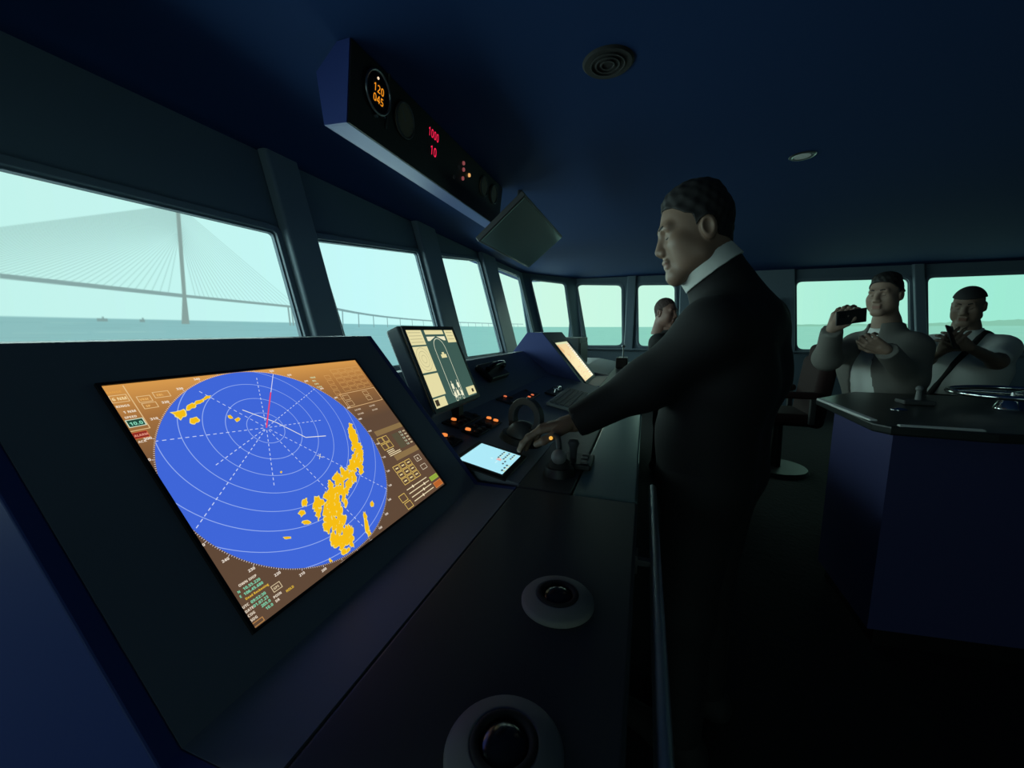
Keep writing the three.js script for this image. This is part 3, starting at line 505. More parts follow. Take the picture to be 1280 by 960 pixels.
{
  // keyboard in front of the chart display, with its trackball pod
  const t = tilted(thing('keyboard', 'slim pale grey keyboard on the sloping desk before the chart console', 'keyboard', [-0.342, 0.939 + 0.072 * 0.2182, -1.92]), DESKV, DESKN);
  mesh('tray', box(-0.068, 0.068, 0.0, 0.014, 0.24, -0.24, 0.004), mat(0.5, 0.56, 0.54, 0.25), t);
  for (let r = 0; r < 5; r++) for (let c = 0; c < 16; c++) mesh('key', box(-0.057 + r * 0.0235, -0.038 + r * 0.0235, 0.013, 0.019, 0.222 - c * 0.0285, 0.200 - c * 0.0285), M.grey, t);
  const kp = onConsole(700, 492).p, m = thing('knob_panel', 'small black plate with two shiny knobs near the chart console', 'knob panel', [kp.x - 0.02, kp.y + 0.006, kp.z]);
  mesh('plate', box(-0.04, 0.04, 0.0015, 0.008, -0.11, 0.11, 0.003).rotateZ(-0.2187), M.black, m);
  for (const z of [-0.045, 0.045]) mesh('knob', new THREE.CylinderGeometry(0.013, 0.016, 0.022, 24).translate(0, 0.016, z).rotateZ(-0.2187), M.chrome, m);
  // telephone handset behind, and a grey instrument cabinet on the end console
  const hp = onConsole(614, 467).p, p = thing('telephone_handset', 'black telephone handset in its cradle on the steep back of the control console', 'telephone', [hp.x, hp.y, hp.z]);
  const tilt = new THREE.Quaternion().setFromRotationMatrix(new THREE.Matrix4().makeBasis(STEEPV.clone().multiplyScalar(-1), STEEPN, V(0, 0, 1)));
  p.quaternion.copy(tilt);
  mesh('cradle', box(-0.05, 0.05, 0.0005, 0.03, -0.12, 0.12, 0.008), M.black, p);
  mesh('handset', tube([[0, 0.04, -0.105], [0, 0.062, -0.06], [0, 0.066, 0], [0, 0.062, 0.06], [0, 0.04, 0.105]], 0.014, 24), M.blackGloss, p);
  const g = thing('instrument_cabinet', 'plain grey instrument cabinet standing beyond the chart console', 'cabinet', [-0.66, 0.981, -3.62]);
  mesh('body', box(-0.16, 0.13, 0.0, 0.255, -0.25, 0.25, 0.01), mat(0.14, 0.17, 0.17, 0.55), g);
  mesh('front_panel', box(0.13, 0.136, 0.02, 0.21, -0.22, 0.22, 0.002), M.black, g);
  const q = thing('engine_telegraph', 'dark engine telegraph with shiny lever tip on the end console', 'telegraph', [-0.205, 0.9395, -3.95]);
  mesh('base', box(-0.055, 0.055, 0, 0.10, -0.09, 0.09, 0.012), M.black, q);
  for (const z of [-0.035, 0.035]) { mesh('lever', new THREE.CylinderGeometry(0.006, 0.006, 0.12, 12).translate(0.01, 0.15, z), M.steel, q); mesh('lever_grip', new THREE.SphereGeometry(0.018, 20, 12).scale(1, 0.7, 1.5).translate(0.01, 0.21, z), M.steel, q); }
  mesh('scale_plate', box(-0.03, 0.05, 0.098, 0.104, -0.07, 0.07), M.steel, q);
}
// ---------------------------------------------------------------- overhead instrument console
{
  const K = 1.1, sc = (x, y) => [x * K, EYE + (y - EYE) * K];
  const prof = [sc(-1.088, 2.006), sc(-0.993, 2.0), sc(-0.963, 2.254), sc(-1.015, 2.254), sc(-1.109, 2.178)], z0 = -1.184 * K, z1 = -2.64 * K;
  const t = thing('overhead_console', 'long blue overhead instrument console hanging under the ceiling above the windows', 'console');
  mesh('body', extrudeZ(prof, z0 - 0.012, z1, 0), M.blue, t);
  mesh('end_panel', extrudeZ(prof, z0, z0 - 0.012, 0.001), M.blue, t);
  const lowP = V(...prof[1], 0), v = V(prof[2][0] - prof[1][0], prof[2][1] - prof[1][1], 0), hgt = v.length(); v.normalize();
  const n = UZ.clone().cross(v).normalize(), P = (px, py) => onPlane(px, py, lowP.clone().addScaledVector(n, 0.006), n);
  flatPart('face_panel', new THREE.BoxGeometry(z0 - z1 - 0.01, hgt - 0.004, 0.006), M.black, t, lowP.clone().addScaledVector(v, hgt / 2).addScaledVector(n, 0.003).setZ((z0 + z1) / 2), UZ, v);
  const digits = (txt, col, w, h, rows) => canvas(128, 128 * h / w, (g, W, H) => { g.fillStyle = '#050303'; g.fillRect(0, 0, W, H); g.fillStyle = col; g.font = `bold ${Math.round(H / rows.length * 0.98)}px monospace`; g.textAlign = 'center'; g.textBaseline = 'middle'; rows.forEach((r, i) => g.fillText(r, W / 2, H * (i + 0.5) / rows.length + 2, W)); });
  const panel = (px, py, w, h, rows, col, k, nm, lift = 0.0015) => flatPart(nm, new THREE.PlaneGeometry(w, h), screenMat(digits('', col, w, h, rows), k), t, P(px, py).addScaledVector(n, lift), UZ, v);
  const dial = (px, py, r, face, rim) => {
    const c = P(px, py), d = flatPart('gauge', new THREE.CylinderGeometry(r, r, 0.008, 40).rotateX(Math.PI / 2), face, t, c.clone().addScaledVector(n, 0.004), UZ, v);
    mesh('rim', new THREE.TorusGeometry(r, 0.005, 8, 48).translate(0, 0, 0.005), rim, d); return d;
  };
  const faint = mat(0.20, 0.16, 0.10, 0.5), rim = M.steel;
  const tickFace = (r, dd) => { for (let i = 0; i < 11; i++) { const a = -2.2 + i * 0.44; mesh('tick', new THREE.BoxGeometry(0.003, r * 0.16, 0.002).translate(0, r * 0.78, 0.0045).rotateZ(-a), M.grey, dd); } mesh('pointer', new THREE.BoxGeometry(0.004, r * 0.7, 0.002).translate(0, r * 0.3, 0.0045).rotateZ(0.7), M.grey, dd); };
  const d1 = dial(471, 116, 0.075, M.blackGloss, rim); panel(471, 118, 0.075, 0.075, ['120', '045'], '#ff9a1e', 1.0, 'digit_display', 0.0095);
  flatPart('indicator_light', new THREE.SphereGeometry(0.005, 12, 8), glow(1, 0.75, 0.5, 1), t, P(470.6, 98).addScaledVector(n, 0.008), UZ, v);
  for (const [px, py] of [[468.5, 145], [478, 146.5]]) flatPart('knob', new THREE.CylinderGeometry(0.006, 0.006, 0.014, 14).rotateX(Math.PI / 2), M.steel, t, P(px, py).addScaledVector(n, 0.006), UZ, v);
  flatPart('gauge_frame', new THREE.BoxGeometry(0.006, 0.22, 0.006), M.darkGrey, t, P(484, 125).addScaledVector(n, 0.004), UZ, v);
  const d2 = dial(505, 151, 0.068, faint, M.darkGrey); tickFace(0.068, d2);
  panel(542, 168, 0.105, 0.052, ['1000'], '#ff2150', 1.05, 'digit_display'); panel(541.5, 189, 0.09, 0.056, ['10'], '#ff2150', 1.05, 'digit_display');
  for (const [px, py, c] of [[579, 204, 0], [573, 209, 1], [579, 212, 0], [586, 219, 2], [578, 223, 0], [567, 221, 1]]) flatPart(c === 2 ? 'indicator_light' : 'push_button', new THREE.CylinderGeometry(0.010, 0.011, 0.008, 18).rotateX(Math.PI / 2), [glow(0.5, 0.12, 0.13, 0.45), mat(0.10, 0.08, 0.08, 0.5), glow(1, 0.5, 0.16, 0.8)][c], t, P(px, py).addScaledVector(n, 0.004), UZ, v);
  for (const [px, py] of [[604, 233], [616, 243]]) { const d = dial(px, py, 0.058, faint, M.darkGrey); tickFace(0.058, d); }
}
{
  // glossy switched-off monitor hung at the far end of the overhead console, tilted down to the operator
  const up = [onY(655, 246, 2.12), onY(703, 292, 2.12)], lo = [onY(600, 301, 1.865), onY(662, 338, 1.865)];
  const zc = (up[0].z + up[1].z + lo[0].z + lo[1].z) / 4, len = (Math.abs(up[1].z - up[0].z) + Math.abs(lo[1].z - lo[0].z)) / 2;
  const a = V((lo[0].x + lo[1].x) / 2, 1.865, zc), b = V((up[0].x + up[1].x) / 2, 2.12, zc), v = b.clone().sub(a), h = v.length(); v.normalize();
  const n = UZ.clone().cross(v).normalize(), c = a.clone().lerp(b, 0.5);
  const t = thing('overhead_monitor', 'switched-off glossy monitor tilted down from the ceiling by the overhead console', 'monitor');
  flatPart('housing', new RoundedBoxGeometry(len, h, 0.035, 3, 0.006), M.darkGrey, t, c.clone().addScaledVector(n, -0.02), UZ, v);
  flatPart('reflection_tinted_glass', new RoundedBoxGeometry(len - 0.03, h - 0.03, 0.006, 2, 0.002), mat(0.22, 0.31, 0.29, 0.14), t, c, UZ, v);  // pale grey-green base colour stands in for the room reflected in the glass
  mesh('bracket', tube([c.clone().addScaledVector(n, -0.03), V(c.x - 0.06, 2.27, zc), V(c.x - 0.06, CEIL, zc)], 0.018, 12), M.darkGrey, t);
}

// ---------------------------------------------------------------- steering pod with its wheel
{
  const t = thing('steering_pod', 'dark-topped blue steering pod standing in the middle of the bridge', 'console');
  const top = [[0.86, -2.42], [0.84, -1.84], [0.875, -1.785], [1.16, -1.765], [1.42, -1.80], [2.1, -1.93], [2.2, -2.42], [1.75, -2.75], [1.15, -2.75]];
  const plan = (pts, y0, y1, bevel) => { const s = new THREE.Shape(pts.map(p => new THREE.Vector2(p[0], -p[1]))); const g = new THREE.ExtrudeGeometry(s, { depth: y1 - y0 - 2 * bevel, bevelEnabled: bevel > 0, bevelSize: bevel, bevelOffset: -bevel, bevelThickness: bevel, bevelSegments: 3 }); return g.rotateX(-Math.PI / 2).translate(0, y0 + bevel, 0); };
  mesh('top', plan(top, 0.915, 0.95, 0.008), mat(0.025, 0.03, 0.03, 0.35), t);
  mesh('edge_trim', box(0.846, 0.872, 0.944, 0.956, -1.87, -2.38, 0.004), M.white, t); mesh('edge_trim', box(0.90, 1.14, 0.944, 0.956, -1.787, -1.807, 0.004), M.white, t);
  const body = [[0.93, -2.38], [0.92, -1.86], [1.9, -1.98], [1.95, -2.4], [1.7, -2.65], [1.2, -2.65]];
  mesh('body', plan(body, 0.08, 0.9155, 0), mat(0.05, 0.055, 0.17, 0.55), t);
  mesh('plinth', plan(body.map(p => [p[0] + (1.45 - p[0]) * 0.06, p[1] + (-2.2 - p[1]) * 0.06]), 0, 0.08, 0), M.black, t);
  const c = onY(1245, 500, 1.0), w = thing('ship_helm', 'chrome ring steering wheel on a domed hub on the blue pod', 'wheel', [1.575, 0.95, -2.36]);
  mesh('hub', new THREE.LatheGeometry([[0.055, 0], [0.052, 0.012], [0.04, 0.035], [0.022, 0.048], [0, 0.05]].map(p => new THREE.Vector2(...p)), 32), M.chrome, w);
  mesh('column', new THREE.CylinderGeometry(0.011, 0.014, 0.03, 16).translate(0, 0.06, 0), M.steel, w);
  mesh('rim', new THREE.TorusGeometry(0.2, 0.0105, 12, 64).rotateX(Math.PI / 2).translate(0, 0.072, 0).rotateZ(0.03), M.chrome, w);
  for (let i = 0; i < 3; i++) mesh('spoke', new THREE.CylinderGeometry(0.006, 0.006, 0.2, 10).rotateZ(Math.PI / 2).translate(0.1, 0.071, 0).rotateY(0.6 + i * 2.094).rotateZ(0.03), M.chrome, w);
  const d = onY(1144, 500, 0.97), k = thing('pod_lever_box', 'small grey lever box on the steering pod', 'lever box', [d.x, 0.95, d.z]);
  mesh('base', box(-0.06, 0.06, 0.0005, 0.022, -0.04, 0.04, 0.006), M.darkGrey, k); mesh('lever', new THREE.CylinderGeometry(0.009, 0.012, 0.05, 16).translate(0.01, 0.045, 0), M.grey, k); mesh('knob', new THREE.SphereGeometry(0.014, 18, 12).translate(0.01, 0.075, 0), M.grey, k);
  const e = onY(1124, 511, 0.955), h = tag(mesh('metal_cap', new THREE.SphereGeometry(0.026, 24, 12, 0, 7, 0, Math.PI / 2).scale(1.2, 0.4, 0.8)), 'shiny metal cap on the steering pod top', 'metal cap'); h.position.set(e.x, 0.9505, e.z); h.material = M.chrome;
}
{
  // wall box beyond the officer
  const p = deep(971, 388, 5.6), t = thing('wall_intercom', 'pale wall box on the post beyond the man in black', 'intercom', [2.07, 1.5, -7.86]);
  mesh('body', box(-0.07, 0.07, 0.0, 0.34, 0.06, 0.0, 0.01).rotateX(-0.262), mat(0.12, 0.15, 0.15, 0.5), t); mesh('grille', box(-0.05, 0.05, 0.2, 0.3, 0.066, 0.058, 0.002).rotateX(-0.262), M.darkGrey, t); mesh('cord', tube([[0, 0, 0.03], [0.02, -0.08, 0.05], [-0.02, -0.16, 0.09], [0.0, -0.22, 0.09]], 0.006, 20), M.black, t);
}
{
  // high-backed chair behind the pod
  const hr = deep(1026, 447, 3.5), c = V(hr.x - 0.28, 0, hr.z), t = thing('helm_chair', 'dark reddish high-backed helm chair behind the steering pod', 'chair', [c.x, 0, c.z]);
  const lea = mat(0.026, 0.007, 0.007, 0.85);
  mesh('base', new THREE.CylinderGeometry(0.26, 0.28, 0.03, 32).translate(0, 0.015, 0), M.black, t); mesh('pedestal', new THREE.CylinderGeometry(0.04, 0.05, 0.45, 20).translate(0, 0.25, 0), M.black, t);
  mesh('seat', new RoundedBoxGeometry(0.5, 0.11, 0.5, 4, 0.045).translate(0, 0.52, 0), lea, t); mesh('backrest', new RoundedBoxGeometry(0.13, 0.62, 0.48, 4, 0.055).rotateZ(-0.12).translate(0.25, 0.76, 0), lea, t); mesh('headrest', new RoundedBoxGeometry(0.11, 0.17, 0.30, 4, 0.05).rotateZ(-0.12).translate(0.28, 1.09, 0), lea, t);
  for (const z of [-0.28, 0.28]) { mesh('armrest', new RoundedBoxGeometry(0.36, 0.06, 0.07, 3, 0.025).translate(0.02, 0.75, z), lea, t); mesh('armrest_post', box(0.14, 0.18, 0.5, 0.73, z - 0.02, z + 0.02, 0.006), M.darkGrey, t); }
}

// ---------------------------------------------------------------- people: smooth fields of tapered bones, meshed with surface nets
function surfaceNets(f, lo, hi, cell, paint) {
  const nx = Math.ceil((hi[0] - lo[0]) / cell) + 1, ny = Math.ceil((hi[1] - lo[1]) / cell) + 1, nz = Math.ceil((hi[2] - lo[2]) / cell) + 1;
  const val = new Float32Array(nx * ny * nz), id = new Int32Array(nx * ny * nz).fill(-1), pos = [], idx = [];
  const at = (i, j, k) => i + nx * (j + ny * k);
  for (let k = 0; k < nz; k++) for (let j = 0; j < ny; j++) for (let i = 0; i < nx; i++) val[at(i, j, k)] = f(lo[0] + i * cell, lo[1] + j * cell, lo[2] + k * cell);
  for (let k = 0; k + 1 < nz; k++) for (let j = 0; j + 1 < ny; j++) for (let i = 0; i + 1 < nx; i++) {
    let m = 0; for (let c = 0; c < 8; c++) if (val[at(i + (c & 1), j + (c >> 1 & 1), k + (c >> 2))] < 0) m |= 1 << c;
    if (!m || m === 255) continue;
    let x = 0, y = 0, z = 0, n = 0;
    for (let a = 0; a < 8; a++) for (let b = 0; b < 3; b++) {
      const d = a | 1 << b; if (d === a || (m >> a & 1) === (m >> d & 1)) continue;
      const va = val[at(i + (a & 1), j + (a >> 1 & 1), k + (a >> 2))], vd = val[at(i + (d & 1), j + (d >> 1 & 1), k + (d >> 2))], t = va / (va - vd);
      x += (a & 1) + (b === 0 ? t : 0); y += (a >> 1 & 1) + (b === 1 ? t : 0); z += (a >> 2) + (b === 2 ? t : 0); n++;
    }
    id[at(i, j, k)] = pos.length / 3; pos.push(lo[0] + (i + x / n) * cell, lo[1] + (j + y / n) * cell, lo[2] + (k + z / n) * cell);
  }
  const quad = (a, b, c, d, flip) => { if (a < 0 || b < 0 || c < 0 || d < 0) return; flip ? idx.push(a, c, b, a, d, c) : idx.push(a, b, c, a, c, d); };
  for (let k = 1; k + 1 < nz; k++) for (let j = 1; j + 1 < ny; j++) for (let i = 1; i + 1 < nx; i++) {
    const s = val[at(i, j, k)] < 0;
    if (s !== val[at(i + 1, j, k)] < 0) quad(id[at(i, j - 1, k - 1)], id[at(i, j, k - 1)], id[at(i, j, k)], id[at(i, j - 1, k)], !s);
    if (s !== val[at(i, j + 1, k)] < 0) quad(id[at(i - 1, j, k - 1)], id[at(i - 1, j, k)], id[at(i, j, k)], id[at(i, j, k - 1)], !s);
    if (s !== val[at(i, j, k + 1)] < 0) quad(id[at(i - 1, j - 1, k)], id[at(i, j - 1, k)], id[at(i, j, k)], id[at(i - 1, j, k)], !s);
  }
  const nor = [], e = cell * 0.4, col = [];
  for (let i = 0; i < pos.length; i += 3) {
    const [x, y, z] = [pos[i], pos[i + 1], pos[i + 2]], n = V(f(x + e, y, z) - f(x - e, y, z), f(x, y + e, z) - f(x, y - e, z), f(x, y, z + e) - f(x, y, z - e)).normalize(); nor.push(n.x, n.y, n.z);
    if (paint) col.push(...paint(x, y, z));
  }
  const g = new THREE.BufferGeometry(); g.setAttribute('position', new THREE.Float32BufferAttribute(pos, 3)); g.setAttribute('normal', new THREE.Float32BufferAttribute(nor, 3));
  if (paint) g.setAttribute('color', new THREE.Float32BufferAttribute(col, 3));
  g.setIndex(idx); return g;
}
const bone = (a, b, ra, rb) => ({ a, b, ra, rb, d: b.clone().sub(a), l: Math.max(1e-9, b.distanceToSquared(a)) });
function dBone(c, x, y, z, grow) {
  const px = x - c.a.x, py = y - c.a.y, pz = z - c.a.z, t = Math.min(1, Math.max(0, (px * c.d.x + py * c.d.y + pz * c.d.z) / c.l));
  return Math.hypot(px - c.d.x * t, py - c.d.y * t, pz - c.d.z * t) - (c.ra + (c.rb - c.ra) * t) - grow;
}
const smin = (a, b, k) => { const h = Math.max(k - Math.abs(a - b), 0) / k; return Math.min(a, b) - h * h * k * 0.25; };
const field = (bones, k, grow = 0) => (x, y, z) => { let d = 9; for (const b of bones) d = smin(d, dBone(b, x, y, z, grow), k); return d; };
function bounds(bones, pad) { const lo = [9, 9, 9], hi = [-9, -9, -9]; for (const b of bones) for (const p of [b.a, b.b]) { const r = Math.max(b.ra, b.rb) + pad; [p.x, p.y, p.z].forEach((v, i) => { lo[i] = Math.min(lo[i], v - r); hi[i] = Math.max(hi[i], v + r); }); } return [lo, hi]; }

function headField(s) {                       // a head in its own axes: x to its left, y up, z to the face; s holds a few personal measures
  const ell = (x, y, z, cx, cy, cz, rx, ry, rz) => { const X = (x - cx) / rx, Y = (y - cy) / ry, Zz = (z - cz) / rz, k = Math.hypot(X, Y, Zz), g = Math.hypot(X / rx, Y / ry, Zz / rz); return g < 1e-6 ? -Math.min(rx, ry, rz) : k * (k - 1) / g; };
  const B = [bone(V(0, 0.016, 0.088), V(0, -0.027, 0.1035), 0.009, 0.0145)], chin = [bone(V(-0.05, -0.068, 0.008), V(-0.014, -0.104, 0.070), 0.022, 0.019), bone(V(0.05, -0.068, 0.008), V(0.014, -0.104, 0.070), 0.022, 0.019), bone(V(-0.012, -0.106, 0.073), V(0.012, -0.106, 0.073), 0.0185, 0.0185)];
  const brow = bone(V(-0.038, 0.027, 0.077), V(0.038, 0.027, 0.077), 0.0135, 0.0135), brow2 = bone(V(-0.014, 0.025, 0.083), V(0.014, 0.025, 0.083), 0.012, 0.012);
  const up = bone(V(-0.016, -0.0605, 0.093), V(0.016, -0.0605, 0.093), 0.0085, 0.0085), lowl = bone(V(-0.014, -0.075, 0.0905), V(0.014, -0.075, 0.0905), 0.009, 0.009), mz = bone(V(0, -0.045, 0.072), V(0, -0.08, 0.066), 0.024, 0.022);
  const necka = bone(V(0, -0.05, -0.028), V(0, -0.19, s.neckBack ?? -0.055), 0.056, 0.062);
  return (X, y, z) => {
    const x = Math.abs(X); let d = ell(x, y, z, 0, 0.036, -0.010, 0.074, 0.092, 0.097);
    d = smin(d, ell(x, y, z, 0, -0.022, 0.026, 0.061, 0.083, 0.066), 0.03);
    for (const c of chin) d = smin(d, dBone(c, X, y, z, s.jaw ?? 0), 0.025);
    d = smin(d, dBone(brow, X, y, z, 0), 0.016); d = smin(d, dBone(brow2, X, y, z, 0), 0.012);
    d = smin(d, Math.hypot(x - 0.043, y + 0.018, z - 0.060) - 0.023, 0.022); d = smin(d, ell(x, y, z, 0.040, -0.052, 0.034, 0.030, 0.040, 0.040), 0.03);
    d = smin(d, dBone(mz, X, y, z, 0), 0.02);
    d = -smin(-d, Math.hypot(x - 0.031, y - 0.006, z - 0.099) - 0.0175, 0.010);                         // eye sockets
    d = smin(d, Math.hypot(x - 0.0305, y - 0.005, z - 0.0735) - 0.0135, 0.004);                          // lids
    d = smin(d, dBone(B[0], X, y, z, 0), 0.010); d = smin(d, Math.hypot(x - 0.0125, y + 0.034, z - 0.099) - 0.0098, 0.007);
    d = smin(d, dBone(up, X, y, z, 0), 0.006); d = smin(d, dBone(lowl, X, y, z, 0), 0.006);
    let ear = ell(x, y, z, 0.077, -0.004, -0.014, 0.012, 0.033, 0.021); ear = -smin(-ear, ell(x, y, z, 0.088, -0.003, -0.010, 0.010, 0.020, 0.012), 0.006);
    d = smin(d, ear, 0.008);
    return smin(d, dBone(necka, X, y, z, 0), 0.035);
  };
}
const HAIRLINE = [[0.12, 0.090], [0.085, 0.086], [0.058, 0.074], [0.036, 0.050], [0.018, 0.040], [0.012, -0.008], [-0.002, -0.010], [-0.006, 0.022], [-0.03, 0.016], [-0.038, -0.03], [-0.10, -0.058]];
function hairField(s) {                       // a cap of hair over the skull, ending at the hairline
  const head = headField(s);
  return (X, y, z) => {
    const x = Math.abs(X), pts = HAIRLINE; let line = pts[0][1];
    for (let i = 0; i + 1 < pts.length; i++) if (z <= pts[i][0] && z > pts[i + 1][0]) line = pts[i][1] + (pts[i + 1][1] - pts[i][1]) * (pts[i][0] - z) / (pts[i][0] - pts[i + 1][0]);
    if (z <= pts[pts.length - 1][0]) line = pts[pts.length - 1][1];
    const side = line;
    return Math.max(head(X, y, z) + 0.0022 * Math.sin(150 * X + 40 * z) * Math.sin(140 * y + 60 * X) * Math.sin(150 * z) - (s.hair ?? 0.009) - (y > 0.08 ? (s.top ?? 0.006) * Math.min(1, (y - 0.08) / 0.04) : 0), side - y, Math.hypot(x - 0.08, y + 0.006, z + 0.012) < 0.030 ? 0.004 : -9);
  };
}
function handBones(w, dir, palm, side, curl, spread = 1) {   // wrist, direction of the hand, where the palm faces, +1 left / -1 right hand, bend of each finger
  dir = dir.clone().normalize(); palm = palm.clone().addScaledVector(dir, -palm.dot(dir)).normalize();
  const lat = dir.clone().cross(palm).normalize().multiplyScalar(side);   // towards the thumb
  const at = (f, l, p = 0) => w.clone().addScaledVector(dir, f).addScaledVector(lat, l).addScaledVector(palm, p), out = [];
  const K = [[0.030, 0.088, [0.042, 0.025, 0.020]], [0.010, 0.092, [0.046, 0.029, 0.022]], [-0.011, 0.087, [0.042, 0.027, 0.021]], [-0.030, 0.078, [0.033, 0.020, 0.018]]];
  K.forEach(([l, f, seg], i) => {
    const root = at(0.012, l * 0.5), kn = at(f, l); out.push(bone(root, kn, 0.0165, 0.0125));
    let p = kn, ang = 0.1, r = 0.0098 - (i === 3 ? 0.0014 : 0);
    seg.forEach((len, j) => {
      ang += curl[i] * [0.9, 1.0, 0.7][j];
      const dd = dir.clone().multiplyScalar(Math.cos(ang)).addScaledVector(palm, Math.sin(ang)).addScaledVector(lat, (1.2 - i) * 0.07 * spread).normalize();
      const q = p.clone().addScaledVector(dd, len); out.push(bone(p, q, r, r - 0.0009)); p = q; r -= 0.0008;
    });
  });
  out.push(bone(at(0.0, 0), at(0.03, 0), 0.026, 0.022));
  const t0 = at(0.02, 0.024, 0.006), t1 = at(0.05, 0.046, 0.018), t2 = at(0.082, 0.054, 0.026 + curl[4] * 0.012), t3 = at(0.106, 0.050 - curl[4] * 0.02, 0.032 + curl[4] * 0.016);
  out.push(bone(t0, t1, 0.0155, 0.0125), bone(t1, t2, 0.0122, 0.0105), bone(t2, t3, 0.0104, 0.0088));
  return out;
}
const skin = mat(1, 1, 1, 0.55, { vertexColors: true });
function person(o) {
  const t = thing('person', o.label, 'person', [0, 0, 0]);
  const U0 = o.U.clone().normalize(), L = U0.clone().cross(o.F).normalize(), F = L.clone().cross(U0).normalize(), S = o.size ?? 1;
  const chest = o.chest, J = o.joints, lat = J.LS.clone().sub(J.RS).normalize(), fwd = V(0, 1, 0).cross(lat).normalize().negate();
  const off = (p, l, f, y) => p.clone().addScaledVector(lat, l * S).addScaledVector(fwd, f * S).add(V(0, (y ?? 0) * S, 0));
  const mid = J.LS.clone().lerp(J.RS, 0.5), hip = J.hip, g = o.girth ?? 1;
  const torso = [bone(J.LS.clone().lerp(mid, 0.12), J.RS.clone().lerp(mid, 0.12), 0.062 * S, 0.062 * S)];
  for (const s of [-1, 1]) { const ch = off(mid, s * 0.078, 0.015, -0.14), wa = off(mid.clone().lerp(hip, 0.72), s * 0.068, 0.02); torso.push(bone(off(mid, s * 0.09, -0.005, -0.03), ch, 0.085 * S, 0.112 * S * g), bone(ch, wa, 0.112 * S * g, 0.100 * S * g), bone(wa, off(hip, s * 0.075, 0), 0.100 * S * g, 0.108 * S)); }
  const neck = bone(J.neck, o.head.clone().addScaledVector(U0, -0.07 * S).addScaledVector(F, -0.02 * S), 0.062 * S, 0.056 * S), yoke = bone(mid.clone().add(V(0, 0.01, 0)), J.neck, 0.085 * S, 0.062 * S);
  const arm = (sh, el, wr) => [bone(sh, el, 0.052 * S, 0.042 * S), bone(el, wr, 0.041 * S, 0.027 * S)];
  const arms = [...arm(J.LS, J.LE, J.LW), ...arm(J.RS, J.RE, J.RW)];
  const legs = [];
  for (const s of [-1, 1]) { const h = off(hip, s * 0.088, 0, -0.04), k = V(h.x, 0.48 * S, h.z).addScaledVector(fwd, 0.02), a = V(h.x, 0.09, h.z).addScaledVector(lat, s * 0.02); legs.push(bone(h, k, 0.088 * S, 0.058 * S), bone(k, a, 0.057 * S, 0.038 * S)); o['foot' + s] = a; }
  const skinBones = [...torso, yoke, neck, ...arms, ...legs], paintBody = () => o.skin;
  const parts = [];
  let [lo, hi] = bounds(skinBones, 0.03); parts.push(surfaceNets(field(skinBones, 0.045), lo, hi, o.cell ?? 0.016, paintBody));
  // head on a finer grid, in its own axes, then turned into place
  const hf = headField(o.face ?? {}), cell = o.headCell ?? 0.0045;
  const lip = o.skin.map((c, i) => c * [0.85, 0.6, 0.6][i]);
  const hg = surfaceNets(hf, [-0.11, -0.2, -0.14], [0.11, 0.15, 0.145], cell, (x, y, z) => Math.abs(y + 0.069) < 0.009 && Math.abs(x) < 0.022 && z > 0.085 ? lip : o.skin);
  const HS = o.headSize ?? S, place = new THREE.Matrix4().makeBasis(L.clone().multiplyScalar(HS), U0.clone().multiplyScalar(HS), F.clone().multiplyScalar(HS)).setPosition(o.head);
  parts.push(hg.applyMatrix4(place));
  for (const h of o.hands) { const b = handBones(...h), [l2, h2] = bounds(b, 0.012); parts.push(surfaceNets(field(b, 0.006), l2, h2, o.handCell ?? 0.0035, paintBody)); }
  mesh('body', mergeGeometries(parts), skin, t);
  if (o.hair) { const hr = surfaceNets(hairField(o.face ?? {}), [-0.11, -0.08, -0.14], [0.11, 0.16, 0.12], cell, null).applyMatrix4(place); mesh('hair', hr, o.hair, t); }
  if (o.hair || o.brows) for (const s of [-1, 1]) mesh('eyebrow', tube([[s * 0.013, 0.030, 0.0955], [s * 0.03, 0.0345, 0.0900], [s * 0.048, 0.027, 0.078]], 0.0042, 10, false, 6).applyMatrix4(place), o.hair ?? o.brows, t);
  for (const s of [-1, 1]) mesh('eyelashes', tube([[s * 0.019, 0.0005, 0.0835], [s * 0.03, -0.0015, 0.0876], [s * 0.042, 0.001, 0.0810]], 0.0013, 8, false, 5).applyMatrix4(place), M.black, t);
  return { t, L, F, U: U0, torso, yoke, neck, arms, legs, lat, fwd, mid, off, place, S };
}
function cloth(name, p, bones, k, grow, m, cuts, cell = 0.012) {
  const f = field(bones, k, grow), [lo, hi] = bounds(bones, grow + 0.03);
  return mesh(name, surfaceNets((x, y, z) => { let d = f(x, y, z); for (const c of cuts) d = Math.max(d, c(x, y, z)); return d; }, lo, hi, cell), m, p.t);
}
const half = (pt, n) => { n = n.clone().normalize(); const w = pt.dot(n); return (x, y, z) => x * n.x + y * n.y + z * n.z - w; };
const cuff = (w, e) => { const h = half(w, w.clone().sub(e)); return (x, y, z) => Math.min(h(x, y, z), 0.13 - Math.hypot(x - w.x, y - w.y, z - w.z)); };
